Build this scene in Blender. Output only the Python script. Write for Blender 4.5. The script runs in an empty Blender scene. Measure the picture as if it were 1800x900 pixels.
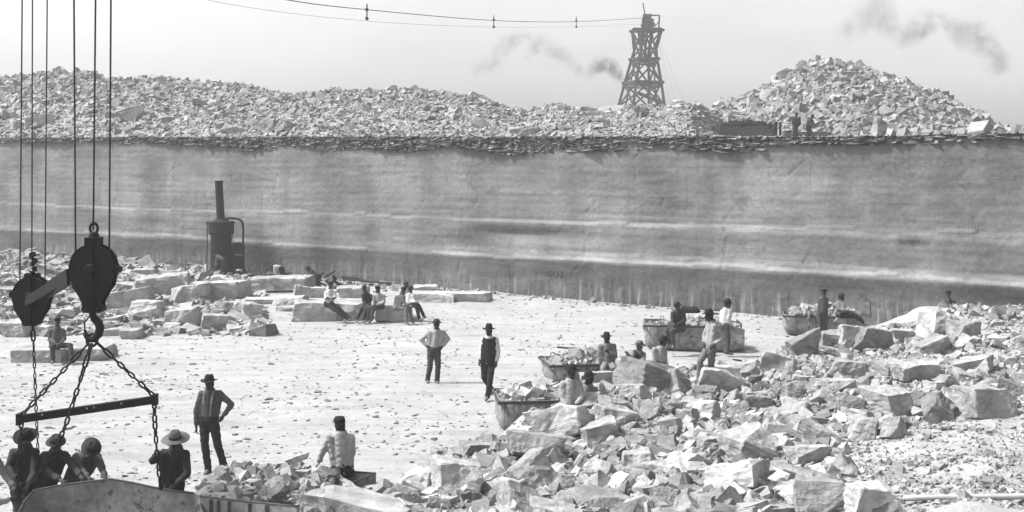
import bpy, bmesh, math, random
import numpy as np
from mathutils import Vector, Matrix, noise

# ------------------------------------------------------------------ camera, sky, sun
SC = bpy.context.scene
C = SC.collection
R = math.radians
F, HZ, CX, EYE = 2100.0, 300.0, 900.0, 5.6      # focal length and horizon row (1800x900 frame), eye height in m
rng = np.random.default_rng(7)
random.seed(7)

cam = bpy.data.objects.new('camera', bpy.data.cameras.new('camera')); C.objects.link(cam)
cam.data.sensor_width = 36.0
cam.data.lens = 36.0 * F / 1800.0
cam.data.shift_y = -(450.0 - HZ) / 1800.0
cam.location = (0, 0, EYE); cam.rotation_euler = (R(90), 0, 0)
cam.data.clip_start = 0.5; cam.data.clip_end = 6000
SC.camera = cam
SC.cycles.diffuse_bounces = 1

SUN_EL, SUN_AZ = R(53), R(-88)      # azimuth from +Y (away from camera) towards +X; negative is to the left
SC.view_settings.view_transform = 'Standard'; SC.view_settings.look = 'None'
SC.view_settings.exposure = 1.38; SC.view_settings.gamma = 1.0
try: SC.view_settings.use_curve_mapping = False
except Exception: pass
W = bpy.data.worlds.new('World'); SC.world = W; W.use_nodes = True
wn = W.node_tree.nodes; wl = W.node_tree.links; wn.clear()
sky = wn.new('ShaderNodeTexSky'); sky.sky_type = 'NISHITA'; sky.sun_disc = False
sky.sun_elevation = SUN_EL; sky.sun_rotation = SUN_AZ
sky.air_density = 1.6; sky.dust_density = 6.0; sky.ozone_density = 1.0; sky.altitude = 100
bw = wn.new('ShaderNodeRGBToBW'); bg = wn.new('ShaderNodeBackground'); wo = wn.new('ShaderNodeOutputWorld')
tcw = wn.new('ShaderNodeTexCoord'); mpw = wn.new('ShaderNodeMapping'); mpw.inputs['Scale'].default_value = (1, 1, 3)
nzw = wn.new('ShaderNodeTexNoise'); nzw.inputs['Scale'].default_value = 2.6; nzw.inputs['Detail'].default_value = 9; nzw.inputs['Roughness'].default_value = 0.6
mrw = wn.new('ShaderNodeMapRange'); mrw.inputs['From Min'].default_value = 0.3; mrw.inputs['From Max'].default_value = 0.7
mrw.inputs['To Min'].default_value = 0.87; mrw.inputs['To Max'].default_value = 1.10
mlw = wn.new('ShaderNodeMath'); mlw.operation = 'MULTIPLY'
wl.new(sky.outputs[0], bw.inputs[0]); wl.new(tcw.outputs['Generated'], mpw.inputs[0]); wl.new(mpw.outputs[0], nzw.inputs['Vector'])
wl.new(nzw.outputs['Fac'], mrw.inputs['Value']); wl.new(bw.outputs[0], mlw.inputs[0]); wl.new(mrw.outputs[0], mlw.inputs[1])
wl.new(mlw.outputs[0], bg.inputs['Color']); wl.new(bg.outputs[0], wo.inputs[0])
bg.inputs['Strength'].default_value = 0.115

sun = bpy.data.objects.new('sun', bpy.data.lights.new('sun', 'SUN')); C.objects.link(sun)
sun.data.energy = 3.2; sun.data.angle = R(5); sun.data.color = (1, 0.995, 0.985)
sd = Vector((math.sin(SUN_AZ) * math.cos(SUN_EL), math.cos(SUN_AZ) * math.cos(SUN_EL), math.sin(SUN_EL)))
sun.rotation_euler = sd.to_track_quat('Z', 'Y').to_euler(); sun.location = (0, 0, 60)

# ------------------------------------------------------------------ helpers
def at(px, py, Y):
    return Vector(((px - CX) / F * Y, Y, EYE - (py - HZ) / F * Y))

def tag(o, label=None, cat=None, group=None, kind=None):
    if label: o['label'] = label
    if cat: o['category'] = cat
    if group: o['group'] = group
    if kind: o['kind'] = kind
    return o

def empty(name, loc, label, cat, group=None, rz=0.0):
    o = bpy.data.objects.new(name, None); C.objects.link(o); o.location = loc; o.rotation_euler = (0, 0, rz)
    o.empty_display_size = 0.2
    return tag(o, label, cat, group)

def link_mesh(name, me, mat=None, parent=None, loc=None, rot=None, smooth=False):
    if mat is not None and not me.materials: me.materials.append(mat)
    o = bpy.data.objects.new(name, me); C.objects.link(o)
    if parent is not None: o.parent = parent
    if loc is not None: o.location = loc
    if rot is not None: o.rotation_euler = rot
    if smooth:
        me.polygons.foreach_set('use_smooth', [True] * len(me.polygons))
    return o

def obj(name, bm, mat=None, parent=None, loc=None, rot=None, smooth=False, off=None):
    """off: world position of the parent Empty, for meshes built in world coordinates"""
    if off is not None: bmesh.ops.translate(bm, verts=bm.verts, vec=-Vector(off))
    me = bpy.data.meshes.new(name); bm.to_mesh(me); bm.free()
    return link_mesh(name, me, mat, parent, loc, rot, smooth)

def np_mesh(name, V, T):
    me = bpy.data.meshes.new(name)
    V = np.asarray(V, np.float32); T = np.asarray(T, np.int32)
    k = T.shape[1]
    me.vertices.add(len(V)); me.vertices.foreach_set('co', V.ravel())
    me.loops.add(T.size); me.loops.foreach_set('vertex_index', T.ravel())
    me.polygons.add(len(T)); me.polygons.foreach_set('loop_start', np.arange(0, T.size, k, dtype=np.int32))
    me.update(calc_edges=True); me.validate(); me.shade_flat()
    return me

def add_box(bm, c, d, rot=None, jit=0.0):
    r = bmesh.ops.create_cube(bm, size=1.0); vs = r['verts']
    for v in vs:
        v.co = Vector((v.co.x * d[0], v.co.y * d[1], v.co.z * d[2]))
        if jit: v.co += Vector([random.uniform(-jit, jit) for _ in range(3)])
    if rot is not None:
        m = rot if isinstance(rot, Matrix) else Matrix.Rotation(rot, 3, 'Z')
        for v in vs: v.co = m @ v.co
    for v in vs: v.co += Vector(c)
    return vs

def frame_of(d):
    d = Vector(d).normalized()
    a = Vector((0, 0, 1)) if abs(d.z) < 0.9 else Vector((1, 0, 0))
    u = d.cross(a).normalized(); v = d.cross(u).normalized()
    return u, v

def add_tube(bm, pts, r, seg=8, cap=True):
    """tube through pts; r a number or one per point"""
    pts = [Vector(p) for p in pts]; n = len(pts)
    rs = [r] * n if isinstance(r, (int, float)) else list(r)
    rings = []; pu = None
    for i, p in enumerate(pts):
        d = (pts[min(i + 1, n - 1)] - pts[max(i - 1, 0)])
        if pu is None: u, v = frame_of(d)
        else:
            dn = d.normalized(); u = (pu - dn * pu.dot(dn)).normalized(); v = dn.cross(u)
        pu = u
        rings.append([bm.verts.new(p + (u * math.cos(2 * math.pi * k / seg) + v * math.sin(2 * math.pi * k / seg)) * rs[i]) for k in range(seg)])
    for a, b in zip(rings, rings[1:]):
        for k in range(seg):
            bm.faces.new((a[k], a[(k + 1) % seg], b[(k + 1) % seg], b[k]))
    if cap:
        bm.faces.new(rings[0][::-1]); bm.faces.new(rings[-1])

def add_beam(bm, a, b, w, h, up=(0, 0, 1)):
    a = Vector(a); b = Vector(b); d = (b - a).normalized(); up = Vector(up)
    if abs(d.dot(up)) > 0.95: up = Vector((1, 0, 0))
    s = d.cross(up).normalized(); u = s.cross(d).normalized()
    vs = [bm.verts.new(p + s * sx * w / 2 + u * sz * h / 2) for p in (a, b) for sx, sz in ((-1, -1), (1, -1), (1, 1), (-1, 1))]
    for f in ((0, 1, 2, 3), (7, 6, 5, 4), (0, 4, 5, 1), (1, 5, 6, 2), (2, 6, 7, 3), (3, 7, 4, 0)):
        bm.faces.new([vs[i] for i in f])

def add_lathe(bm, prof, c=(0, 0, 0), seg=24, axis=None):
    c = Vector(c); rings = []
    if axis is None: u, v, w = Vector((1, 0, 0)), Vector((0, 1, 0)), Vector((0, 0, 1))
    else:
        w = Vector(axis).normalized(); u, v = frame_of(w)
    for r, z in prof:
        rings.append([bm.verts.new(c + (u * math.cos(2 * math.pi * k / seg) + v * math.sin(2 * math.pi * k / seg)) * max(r, 1e-4) + w * z) for k in range(seg)])
    for a, b in zip(rings, rings[1:]):
        for k in range(seg): bm.faces.new((a[k], a[(k + 1) % seg], b[(k + 1) % seg], b[k]))

def add_prism(bm, poly, y0, y1, M=None):
    """poly in local xz, extruded along y"""
    f = [bm.verts.new(Vector((x, y0, z))) for x, z in poly]; b = [bm.verts.new(Vector((x, y1, z))) for x, z in poly]
    n = len(poly)
    bm.faces.new(f); bm.faces.new(b[::-1])
    for k in range(n): bm.faces.new((f[(k + 1) % n], f[k], b[k], b[(k + 1) % n]))
    if M is not None:
        for v in f + b: v.co = M @ v.co

# ------------------------------------------------------------------ materials
def nodes_of(name):
    m = bpy.data.materials.new(name); m.use_nodes = True
    nt = m.node_tree; b = nt.nodes['Principled BSDF']; b.inputs['Roughness'].default_value = 0.9
    b.inputs['Specular IOR Level'].default_value = 0.06
    return m, nt, b

def N(nt, t, **kw):
    n = nt.nodes.new(t)
    for k, v in kw.items(): setattr(n, k, v)
    return n

def noise_n(nt, co, scale, detail=5, rough=0.6, mapping=None):
    n = N(nt, 'ShaderNodeTexNoise'); n.inputs['Scale'].default_value = scale
    n.inputs['Detail'].default_value = detail; n.inputs['Roughness'].default_value = rough
    if mapping:
        mp = N(nt, 'ShaderNodeMapping'); mp.inputs['Scale'].default_value = mapping
        nt.links.new(co, mp.inputs[0]); nt.links.new(mp.outputs[0], n.inputs['Vector'])
    else: nt.links.new(co, n.inputs['Vector'])
    return n.outputs['Fac']

def rng_n(nt, v, a, b, c, d):
    m = N(nt, 'ShaderNodeMapRange')
    for k, x in zip(('From Min', 'From Max', 'To Min', 'To Max'), (a, b, c, d)): m.inputs[k].default_value = x
    nt.links.new(v, m.inputs['Value']); return m.outputs[0]

def math_n(nt, op, a, b=None, clamp=False):
    m = N(nt, 'ShaderNodeMath', operation=op); m.use_clamp = clamp
    for i, x in enumerate((a, b)):
        if x is None: continue
        if isinstance(x, (int, float)): m.inputs[i].default_value = x
        else: nt.links.new(x, m.inputs[i])
    return m.outputs[0]

def bump_n(nt, b, h, strength, dist):
    n = N(nt, 'ShaderNodeBump'); n.inputs['Strength'].default_value = strength; n.inputs['Distance'].default_value = dist
    nt.links.new(h, n.inputs['Height']); nt.links.new(n.outputs[0], b.inputs['Normal'])

def stone_mat(name, base, rand='object', spread=0.25, scale=4.0, bump=0.03):
    m, nt, b = nodes_of(name)
    co = N(nt, 'ShaderNodeTexCoord').outputs['Object']
    if rand == 'geo': co = N(nt, 'ShaderNodeNewGeometry').outputs['Position']
    n1 = noise_n(nt, co, scale, 8, 0.68)
    n2 = noise_n(nt, co, scale * 0.35, 3, 0.5)
    n3 = noise_n(nt, co, scale * 9, 3, 0.7)
    v = math_n(nt, 'MULTIPLY', rng_n(nt, n1, 0.25, 0.75, 0.62, 1.25), rng_n(nt, n2, 0.3, 0.7, 0.8, 1.14))
    v = math_n(nt, 'MULTIPLY', v, rng_n(nt, n3, 0.3, 0.7, 0.86, 1.1))
    bed = noise_n(nt, co, scale * 1.3, 4, 0.6, (0.5, 0.5, 5.0)); v = math_n(nt, 'MULTIPLY', v, rng_n(nt, bed, 0.3, 0.7, 0.86, 1.08))
    # dark specks and pits
    v = math_n(nt, 'MULTIPLY', v, rng_n(nt, noise_n(nt, co, scale * 5, 2, 0.5), 0.28, 0.40, 0.72, 1.0))
    if rand == 'object': r = N(nt, 'ShaderNodeObjectInfo').outputs['Random']
    elif rand == 'attr':
        a = N(nt, 'ShaderNodeAttribute'); a.attribute_name = 'tone'; r = a.outputs['Fac']
    else: r = None
    if r is not None: v = math_n(nt, 'MULTIPLY', v, rng_n(nt, r, 0, 1, 1 - spread, 1 + spread * 0.7))
    v = math_n(nt, 'MULTIPLY', v, base, True)
    nt.links.new(v, b.inputs['Base Color'])
    h = math_n(nt, 'ADD', math_n(nt, 'MULTIPLY', n1, 0.7), math_n(nt, 'ADD', math_n(nt, 'MULTIPLY', n3, 0.3), math_n(nt, 'MULTIPLY', bed, 0.3)))
    bump_n(nt, b, h, 0.9, bump)
    return m

def plain_mat(name, base, var=0.2, scale=14, rough=0.85, metal=0.0, bump=0.004, mapping=None, spots=0.0, spec=0.08):
    m, nt, b = nodes_of(name)
    co = N(nt, 'ShaderNodeTexCoord').outputs['Object']
    n1 = noise_n(nt, co, scale, 6, 0.65, mapping)
    n2 = noise_n(nt, co, scale * 0.15, 3, 0.5, mapping)
    v = math_n(nt, 'MULTIPLY', rng_n(nt, n1, 0.25, 0.75, 1 - var, 1 + var), rng_n(nt, n2, 0.3, 0.7, 1 - var * 0.8, 1 + var * 0.6))
    if spots: v = math_n(nt, 'MULTIPLY', v, rng_n(nt, noise_n(nt, co, scale * 0.8, 3, 0.6), 0.34, 0.42, 1 - spots, 1.0))
    v = math_n(nt, 'MULTIPLY', v, base, True)
    nt.links.new(v, b.inputs['Base Color'])
    b.inputs['Roughness'].default_value = rough; b.inputs['Metallic'].default_value = metal
    b.inputs['Specular IOR Level'].default_value = spec
    bump_n(nt, b, n1, 0.7, bump)
    return m

def cloth(v, name='cloth'):
    key = 'cloth_%02d' % int(v * 100)
    m = bpy.data.materials.get(key)
    if m: return m
    m, nt, b = nodes_of(key)
    co = N(nt, 'ShaderNodeTexCoord').outputs['Object']
    n1 = noise_n(nt, co, 5.0, 5, 0.65); n2 = noise_n(nt, co, 60.0, 2, 0.5)
    w = noise_n(nt, co, 9.0, 4, 0.6, (1.0, 1.0, 0.45))
    c = math_n(nt, 'MULTIPLY', rng_n(nt, n1, 0.3, 0.7, 0.82, 1.16), rng_n(nt, n2, 0.3, 0.7, 0.88, 1.1))
    c = math_n(nt, 'MULTIPLY', c, v * (0.62 if v < .25 else .85), True)
    nt.links.new(c, b.inputs['Base Color'])
    bump_n(nt, b, w, 0.8, 0.016)
    return m

M = {}
M['stone'] = stone_mat('limestone', 0.28, 'object', 0.42, 3.0, 0.05)
M['rubble'] = stone_mat('limestone_rubble', 0.25, 'attr', 0.5, 4.0, 0.03)
M['spoil'] = stone_mat('weathered_spoil', 0.23, 'attr', 0.28, 1.5, 0.05)
M['spoil_block'] = stone_mat('weathered_block', 0.235, 'object', 0.35, 1.2, 0.05)
M['ledge'] = stone_mat('ledge_rock', 0.135, 'attr', 0.75, 2.0, 0.04)
M['fresh'] = stone_mat('fresh_limestone', 0.33, 'object', 0.2, 2.2, 0.05)
M['iron'] = plain_mat('black_iron', 0.011, 0.4, 12, 0.75, 0.0, 0.006, spec=.12)
M['steel'] = plain_mat('worn_steel_plate', 0.20, 0.45, 7, 0.65, 0.0, 0.006, None, 0.6)
M['steel_dark'] = plain_mat('dark_steel_edge', 0.05, 0.3, 12, 0.6)
M['boiler'] = plain_mat('sooty_boiler_iron', 0.010, 0.4, 5, 0.8, spec=.12)
M['rope'] = plain_mat('tarred_wire_rope', 0.03, 0.2, 40, 0.7)
M['timber'] = plain_mat('grey_timber', 0.028, 0.3, 6, 0.9, 0, 0.01, (1, 1, 0.2))
M['plank'] = plain_mat('weathered_plank', 0.075, 0.3, 6, 0.9, 0, 0.01, (0.2, 1, 1))
M['pipe'] = plain_mat('pale_pipe', 0.33, 0.25, 10, 0.6)
M['coal'] = plain_mat('dark_coal', 0.018, 0.4, 6, 0.9, 0, 0.03)
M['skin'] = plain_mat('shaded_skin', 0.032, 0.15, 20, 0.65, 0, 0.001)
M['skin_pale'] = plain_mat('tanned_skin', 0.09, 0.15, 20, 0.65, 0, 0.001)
M['hair'] = plain_mat('dark_hair', 0.02, 0.3, 60, 0.8)
M['leather'] = plain_mat('dusty_leather', 0.10, 0.3, 12, 0.7)
M['felt'] = plain_mat('dark_felt', 0.014, 0.25, 20, 0.95)
M['felt_mid'] = plain_mat('grey_felt', 0.026, 0.25, 20, 0.95)
M['straw'] = plain_mat('woven_straw', 0.095, 0.2, 60, 0.9)
M['chalk'] = plain_mat('black_paint_mark', 0.03, 0.2, 30)

def ground_mat():
    m, nt, b = nodes_of('quarry_floor_dust')
    pos = N(nt, 'ShaderNodeNewGeometry').outputs['Position']
    n1 = noise_n(nt, pos, 0.35, 6, 0.6); n2 = noise_n(nt, pos, 3.0, 8, 0.7); n3 = noise_n(nt, pos, 22, 4, 0.7)
    n4 = noise_n(nt, pos, 1.2, 5, 0.65, (0.35, 1.6, 1))
    v = math_n(nt, 'MULTIPLY', rng_n(nt, n1, 0.3, 0.7, 0.90, 1.08), rng_n(nt, n2, 0.3, 0.7, 0.86, 1.10))
    v = math_n(nt, 'MULTIPLY', v, rng_n(nt, n3, 0.3, 0.7, 0.84, 1.12))
    v = math_n(nt, 'MULTIPLY', v, rng_n(nt, n4, 0.3, 0.55, 0.80, 1.05))
    v = math_n(nt, 'MULTIPLY', v, 0.27, True)
    nt.links.new(v, b.inputs['Base Color'])
    h = math_n(nt, 'ADD', n2, math_n(nt, 'MULTIPLY', n3, 0.4))
    bump_n(nt, b, h, 0.9, 0.07)
    return m
M['ground'] = ground_mat()

# wall line: point (WX, WY) at u = 0, u grows to the right (towards the camera)
WP = Vector((6.9, 48.0, 0)); WD = Vector((1.3, -1.0, 0)).normalized(); WN = Vector((-1.0, -1.3, 0)).normalized()
def wall_Y(r):
    """distance Y of the wall foot in the direction r = X / Y"""
    t = (6.9 - 48.0 * r) / (1.3 + r); return 48.0 + t

def wall_mat():
    m, nt, b = nodes_of('quarried_rock_face')
    co = N(nt, 'ShaderNodeTexCoord').outputs['Object']        # x = along the face, z = height
    sp = N(nt, 'ShaderNodeSeparateXYZ'); nt.links.new(co, sp.inputs[0]); U, Z = sp.outputs['X'], sp.outputs['Z']
    w1 = noise_n(nt, co, 0.10, 3, 0.5, (1, 1, 0.3))
    Zw = math_n(nt, 'ADD', Z, math_n(nt, 'MULTIPLY', math_n(nt, 'SUBTRACT', w1, 0.5), 0.7))
    ramp = N(nt, 'ShaderNodeValToRGB'); cr = ramp.color_ramp
    pts = [(0.0, .15), (0.55, .17), (1.25, .14), (1.62, .13), (1.78, .27), (2.02, .28), (2.12, .25), (2.7, .25), (3.12, .28), (3.22, .30), (3.38, .28), (3.44, .22), (3.6, .27), (4.6, .265), (5.4, .25), (5.9, .24), (6.6, .225), (7.4, .20)]
    while len(cr.elements) < len(pts): cr.elements.new(0.5)
    for e, (z, c) in zip(cr.elements, pts): e.position = z / 8.0; e.color = (c, c, c, 1)
    nt.links.new(math_n(nt, 'DIVIDE', Zw, 8.0), ramp.inputs[0])
    v = ramp.outputs[0]
    # thin horizontal courses and blotches
    s1 = noise_n(nt, co, 1.0, 6, 0.7, (0.08, 1, 9)); s2 = noise_n(nt, co, 1.0, 5, 0.6, (0.22, 1, 0.5)); s3 = noise_n(nt, co, 7, 5, 0.75)
    s4 = noise_n(nt, co, 1.0, 5, 0.6, (0.6, 1, 0.10)); s5 = noise_n(nt, co, 1.0, 4, 0.6, (0.16, 1, 0.3))
    v = math_n(nt, 'MULTIPLY', v, rng_n(nt, s1, 0.3, 0.7, 0.93, 1.06))
    v = math_n(nt, 'MULTIPLY', v, rng_n(nt, s2, 0.3, 0.65, 0.68, 1.16))
    v = math_n(nt, 'MULTIPLY', v, rng_n(nt, s3, 0.3, 0.7, 0.80, 1.16))
    v = math_n(nt, 'MULTIPLY', v, rng_n(nt, s4, 0.35, 0.65, 0.78, 1.14))
    v = math_n(nt, 'MULTIPLY', v, rng_n(nt, s5, 0.30, 0.42, 0.72, 1.0))
    # pale scraped streaks where the channelling bars ran, low on the face
    st = noise_n(nt, co, 1.0, 5, 0.65, (4.5, 1, 0.45))
    low = math_n(nt, 'MULTIPLY', rng_n(nt, Z, 1.1, 0.2, 0.0, 1.0), rng_n(nt, st, 0.53, 0.62, 0.0, 1.0))
    v = math_n(nt, 'ADD', v, math_n(nt, 'MULTIPLY', low, 0.20))
    dk = math_n(nt, 'MULTIPLY', rng_n(nt, Z, 1.5, 0.6, 0.0, 1.0), rng_n(nt, st, 0.42, 0.34, 0.0, 0.45))
    v = math_n(nt, 'MULTIPLY', v, math_n(nt, 'SUBTRACT', 1.0, dk))
    # pale bands just below the two seams, fading out towards the far end
    def band(z0, z1, amt, u0, u1):
        a = rng_n(nt, Zw, z0 - .12, z0 + .05, 0, 1); c = rng_n(nt, Zw, z1 - .05, z1 + .03, 1, 0); f = rng_n(nt, U, u0, u1, 0.0, 1.0)
        g = rng_n(nt, noise_n(nt, co, 1.0, 4, .6, (.35, 1, 2.0)), .38, .6, .1, 1.0)
        return math_n(nt, 'MULTIPLY', math_n(nt, 'MULTIPLY', math_n(nt, 'MULTIPLY', a, c), math_n(nt, 'MULTIPLY', f, g)), amt)
    v = math_n(nt, 'ADD', v, band(1.72, 2.14, .17, -19, -2)); v = math_n(nt, 'ADD', v, band(3.2, 3.40, .13, -14, 3))
    def stain_shade(u0, z0, ru, rz, k):
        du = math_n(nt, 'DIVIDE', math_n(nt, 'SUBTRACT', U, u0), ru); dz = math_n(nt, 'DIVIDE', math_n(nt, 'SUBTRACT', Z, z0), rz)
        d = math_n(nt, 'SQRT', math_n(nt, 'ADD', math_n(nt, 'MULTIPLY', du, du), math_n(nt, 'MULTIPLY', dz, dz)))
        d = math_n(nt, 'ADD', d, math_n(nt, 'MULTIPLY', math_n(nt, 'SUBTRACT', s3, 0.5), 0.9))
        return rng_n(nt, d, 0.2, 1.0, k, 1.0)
    hl = noise_n(nt, co, 1.0, 4, .65, (.10, 1, 11)); v = math_n(nt, 'MULTIPLY', v, rng_n(nt, hl, .31, .37, .66, 1.0))
    hl2 = noise_n(nt, co, 1.0, 4, .65, (.14, 1, 8)); v = math_n(nt, 'MULTIPLY', v, rng_n(nt, hl2, .64, .70, 1.0, 1.22))
    ck = noise_n(nt, co, 1.0, 4, .7, (2.2, 1, 0.45)); v = math_n(nt, 'MULTIPLY', v, rng_n(nt, ck, .30, .36, .62, 1.0))
    ch = noise_n(nt, co, 1.6, 6, .75, (.5, 1, 1.0)); v = math_n(nt, 'MULTIPLY', v, rng_n(nt, ch, .56, .70, 1.0, 1.14))
    for px, py, ru, rz, k in ((815, 418, 2.6, .5, .42), (265, 388, 3.0, .35, .6), (300, 440, 4.5, .8, .72), (440, 455, 2.6, 1.1, .45),  # first entry: overhang staining with the recess shadow painted into the colour
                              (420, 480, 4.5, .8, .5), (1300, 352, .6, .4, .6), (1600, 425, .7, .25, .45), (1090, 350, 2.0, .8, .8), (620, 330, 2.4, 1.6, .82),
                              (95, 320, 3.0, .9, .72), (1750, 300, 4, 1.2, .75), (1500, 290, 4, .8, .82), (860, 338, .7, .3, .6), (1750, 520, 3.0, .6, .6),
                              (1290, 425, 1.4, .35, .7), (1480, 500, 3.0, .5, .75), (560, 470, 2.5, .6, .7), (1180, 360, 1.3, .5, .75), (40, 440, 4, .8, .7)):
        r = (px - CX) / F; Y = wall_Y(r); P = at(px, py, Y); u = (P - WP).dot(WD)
        v = math_n(nt, 'MULTIPLY', v, stain_shade(u, P.z, ru, rz, k))
    nt.links.new(math_n(nt, 'MULTIPLY', math_n(nt, 'MULTIPLY', v, rng_n(nt, noise_n(nt, co, 24, 3, .7), .3, .7, .80, 1.2)), 0.60, True), b.inputs['Base Color'])
    h = math_n(nt, 'ADD', math_n(nt, 'MULTIPLY', s1, 0.35), math_n(nt, 'MULTIPLY', s3, 0.7))
    bump_n(nt, b, h, 0.5, 0.035)
    return m
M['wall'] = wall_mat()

# ------------------------------------------------------------------ terrain
# rubble bank: (px, py, pixels per metre) -> height, with zero points along its edge on the quarry floor
_ctl = [(1060, 700, 88), (1150, 690, 80), (960, 722, 89), (1250, 690, 77), (1245, 682, 76), (1100, 800, 105), (1100, 880, 130), (1300, 800, 110), (1300, 880, 135),
        (800, 862, 112), (880, 840, 108), (1450, 700, 85), (1600, 650, 72), (1750, 600, 62), (1645, 541, 54), (1720, 548, 54), (1790, 546, 54), (1450, 622, 60),
        (1600, 620, 63), (1500, 680, 75), (1640, 700, 82), (1770, 660, 75), (1700, 780, 112), (1700, 880, 142), (1800, 700, 92), (1550, 850, 130), (1800, 820, 126),
        (1450, 800, 110), (1450, 890, 140), (1000, 900, 132), (1180, 740, 90), (1000, 800, 101), (640, 880, 121), (740, 890, 122), (1560, 575, 54), (1520, 600, 56.5), (1430, 660, 68), (1350, 680, 75)]
_zero = [(700, 838), (640, 840), (780, 785), (860, 768), (900, 772), (955, 684), (890, 720), (1040, 650), (1100, 640), (1150, 640), (1330, 632), (1390, 606), (1440, 590),
         (1480, 580), (1530, 566), (1200, 640), (1280, 640), (1590, 566), (560, 835), (700, 780), (600, 780), (800, 720), (900, 660), (1000, 600), (1200, 590), (1350, 570),
         (480, 830), (300, 860), (100, 840), (100, 600), (500, 600)]
_P = []
for px, py, p in _ctl: P = at(px, py, F / p); _P.append((P.x, P.y, P.z))
for px, py in _zero: Y = F * EYE / (py - HZ); _P.append(((px - CX) / F * Y, Y, 0.0))
for X, Y, z in ((-6, 16, 0), (-4, 14, 0), (-9, 17, 0), (-1.5, 14, 1.0), (2, 13, 1.2), (6, 13, 1.5), (10, 14, 1.6), (14, 20, 1.4), (16, 30, 1.0), (20, 34, .9), (-6, 10, 0), (0, 8, .8), (6, 6, 1.4), (20, 24, 1.4), (24, 30, 1.0)):
    _P.append((X, Y, z))
_P = np.array(_P)
def h_floor(X, Y):
    X = np.asarray(X, float); Y = np.asarray(Y, float); sh = X.shape
    X = X.ravel(); Y = Y.ravel(); out = np.zeros(len(X))
    for s in range(0, len(X), 20000):
        x = X[s:s + 20000, None]; y = Y[s:s + 20000, None]
        # distances measured with the far field compressed, so near detail counts more
        d2 = ((x - _P[:, 0]) ** 2 + (y - _P[:, 1]) ** 2 * 0.6) / (0.2 + (_P[:, 1] / 30) ** 2) + 0.02
        w = 1 / d2 ** 1.9
        out[s:s + 20000] = (w * _P[:, 2]).sum(1) / w.sum(1)
    x, y = X, Y
    out += 0.02 * np.sin(x * 1.3 + 0.7 * y) * np.sin(y * 0.9 - 0.4 * x) + 0.05 * np.sin(x * .31 + 1) * np.sin(y * .23) * (Y > 20)
    rough = np.clip(out / 0.5, 0, 1)
    out += rough * (0.05 * np.sin(3.1 * x + 1.1 * y) * np.sin(2.7 * y - x) + 0.03 * np.sin(7 * x + 2 * y) * np.sin(6 * y))
    return out.reshape(sh)

def interp(tab, x):
    a = np.array(tab, float); return np.interp(x, a[:, 0], a[:, 1])

RIM = [(-900, 8.2), (0, 7.65), (640, 7.15), (1000, 6.95), (1450, 6.75), (1800, 6.75), (2500, 6.8)]
CREST = [(-900, 190), (-400, 170), (-100, 148), (0, 138), (60, 133), (100, 127), (150, 131), (190, 145), (250, 142), (330, 147), (400, 150), (440, 155), (480, 164), (540, 170), (600, 165), (680, 163),
         (740, 167), (790, 170), (830, 172), (860, 182), (895, 200), (930, 205), (960, 192), (985, 186), (1010, 193), (1040, 205), (1080, 203), (1110, 192), (1150, 194), (1200, 184), (1230, 190), (1255, 202), (1275, 216), (1300, 232), (1340, 238),
         (1500, 238), (1800, 240), (2500, 240)]
HEAP = (24.2, 91.5)
def h_top(X, Y):
    X = np.asarray(X, float); Y = np.asarray(Y, float)
    r = X / Y; px = CX + F * r; Yr = 48.0 + (6.9 - 48.0 * r) / (1.3 + r)
    zr = interp(RIM, px); cy = interp(CREST, px)
    dep = np.interp(px, [-900, 0, 850, 1215, 1265, 1400, 2500], [40, 34, 26, 24, 45, 45, 45])
    Yc = Yr + dep; zc = EYE + (HZ - cy) * Yc / F
    t = (Y - Yr - 1.6) / (dep - 1.6)
    up = np.clip(t, 0, 1); prof = up ** np.interp(px, [1215, 1268], [0.85, 2.8]); prof = np.where(t > 1, np.clip(1 - (t - 1) * 1.1, 0.0, 1), prof)
    z = zr + 0.1 + np.clip(zc - zr, 0, None) * prof
    # flat yard for the cart and the two men, then the big conical heap
    dx = X - HEAP[0]; dy = Y - HEAP[1]
    d = np.sqrt((dx / np.where(dx < 0, 8.8, 12.2)) ** 2 + (dy / 10.8) ** 2)
    heap = 6.1 * np.clip(1.10 - np.sqrt(d * d + 0.045), 0, 1) ** 0.82
    z = z + heap
    # mound under the far tower
    d = np.sqrt(((X - 18.2) / 16) ** 2 + ((Y - 173) / 18) ** 2)
    z = np.where(d < 1.3, np.maximum(z, 8 + 6.8 * np.clip(1.35 - d, 0, 1) ** 0.8), z)
    bump = 0.16 * np.sin(X * 1.7 + Y * 0.6) * np.sin(Y * 1.1 - X * .5) + 0.10 * np.sin(X * 3.9) * np.sin(Y * 3.1 + X) + 0.25 * np.sin(X * .55 + 2) * np.sin(Y * .43)
    return z + bump * np.clip((Y - Yr - 2.0) / 3, 0, 1) * np.where((px > 1235) & (Y < 80), .25, .8)

_ys = np.concatenate([np.arange(9, 30, 0.03), np.arange(30, 90, 0.08)])
def hit(px, py):
    """where the line of sight through a pixel meets the quarry floor or rubble bank"""
    r = (px - CX) / F; s = (py - HZ) / F
    d = EYE - s * _ys - h_floor(r * _ys, _ys); k = int(np.argmax(d < 0))
    if d[k] >= 0: k = len(_ys) - 1
    Y = _ys[k]; return Vector((r * Y, Y, EYE - s * Y))
_yt = np.arange(0, 130, 0.15)
def hit_top(px, py):
    r = (px - CX) / F; s = (py - HZ) / F; ys = wall_Y(r) + 0.3 + _yt
    d = EYE - s * ys - h_top(r * ys, ys); k = int(np.argmax(d < 0))
    if d[k] >= 0: return None
    Y = ys[k]; return Vector((r * Y, Y, EYE - s * Y))

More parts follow.
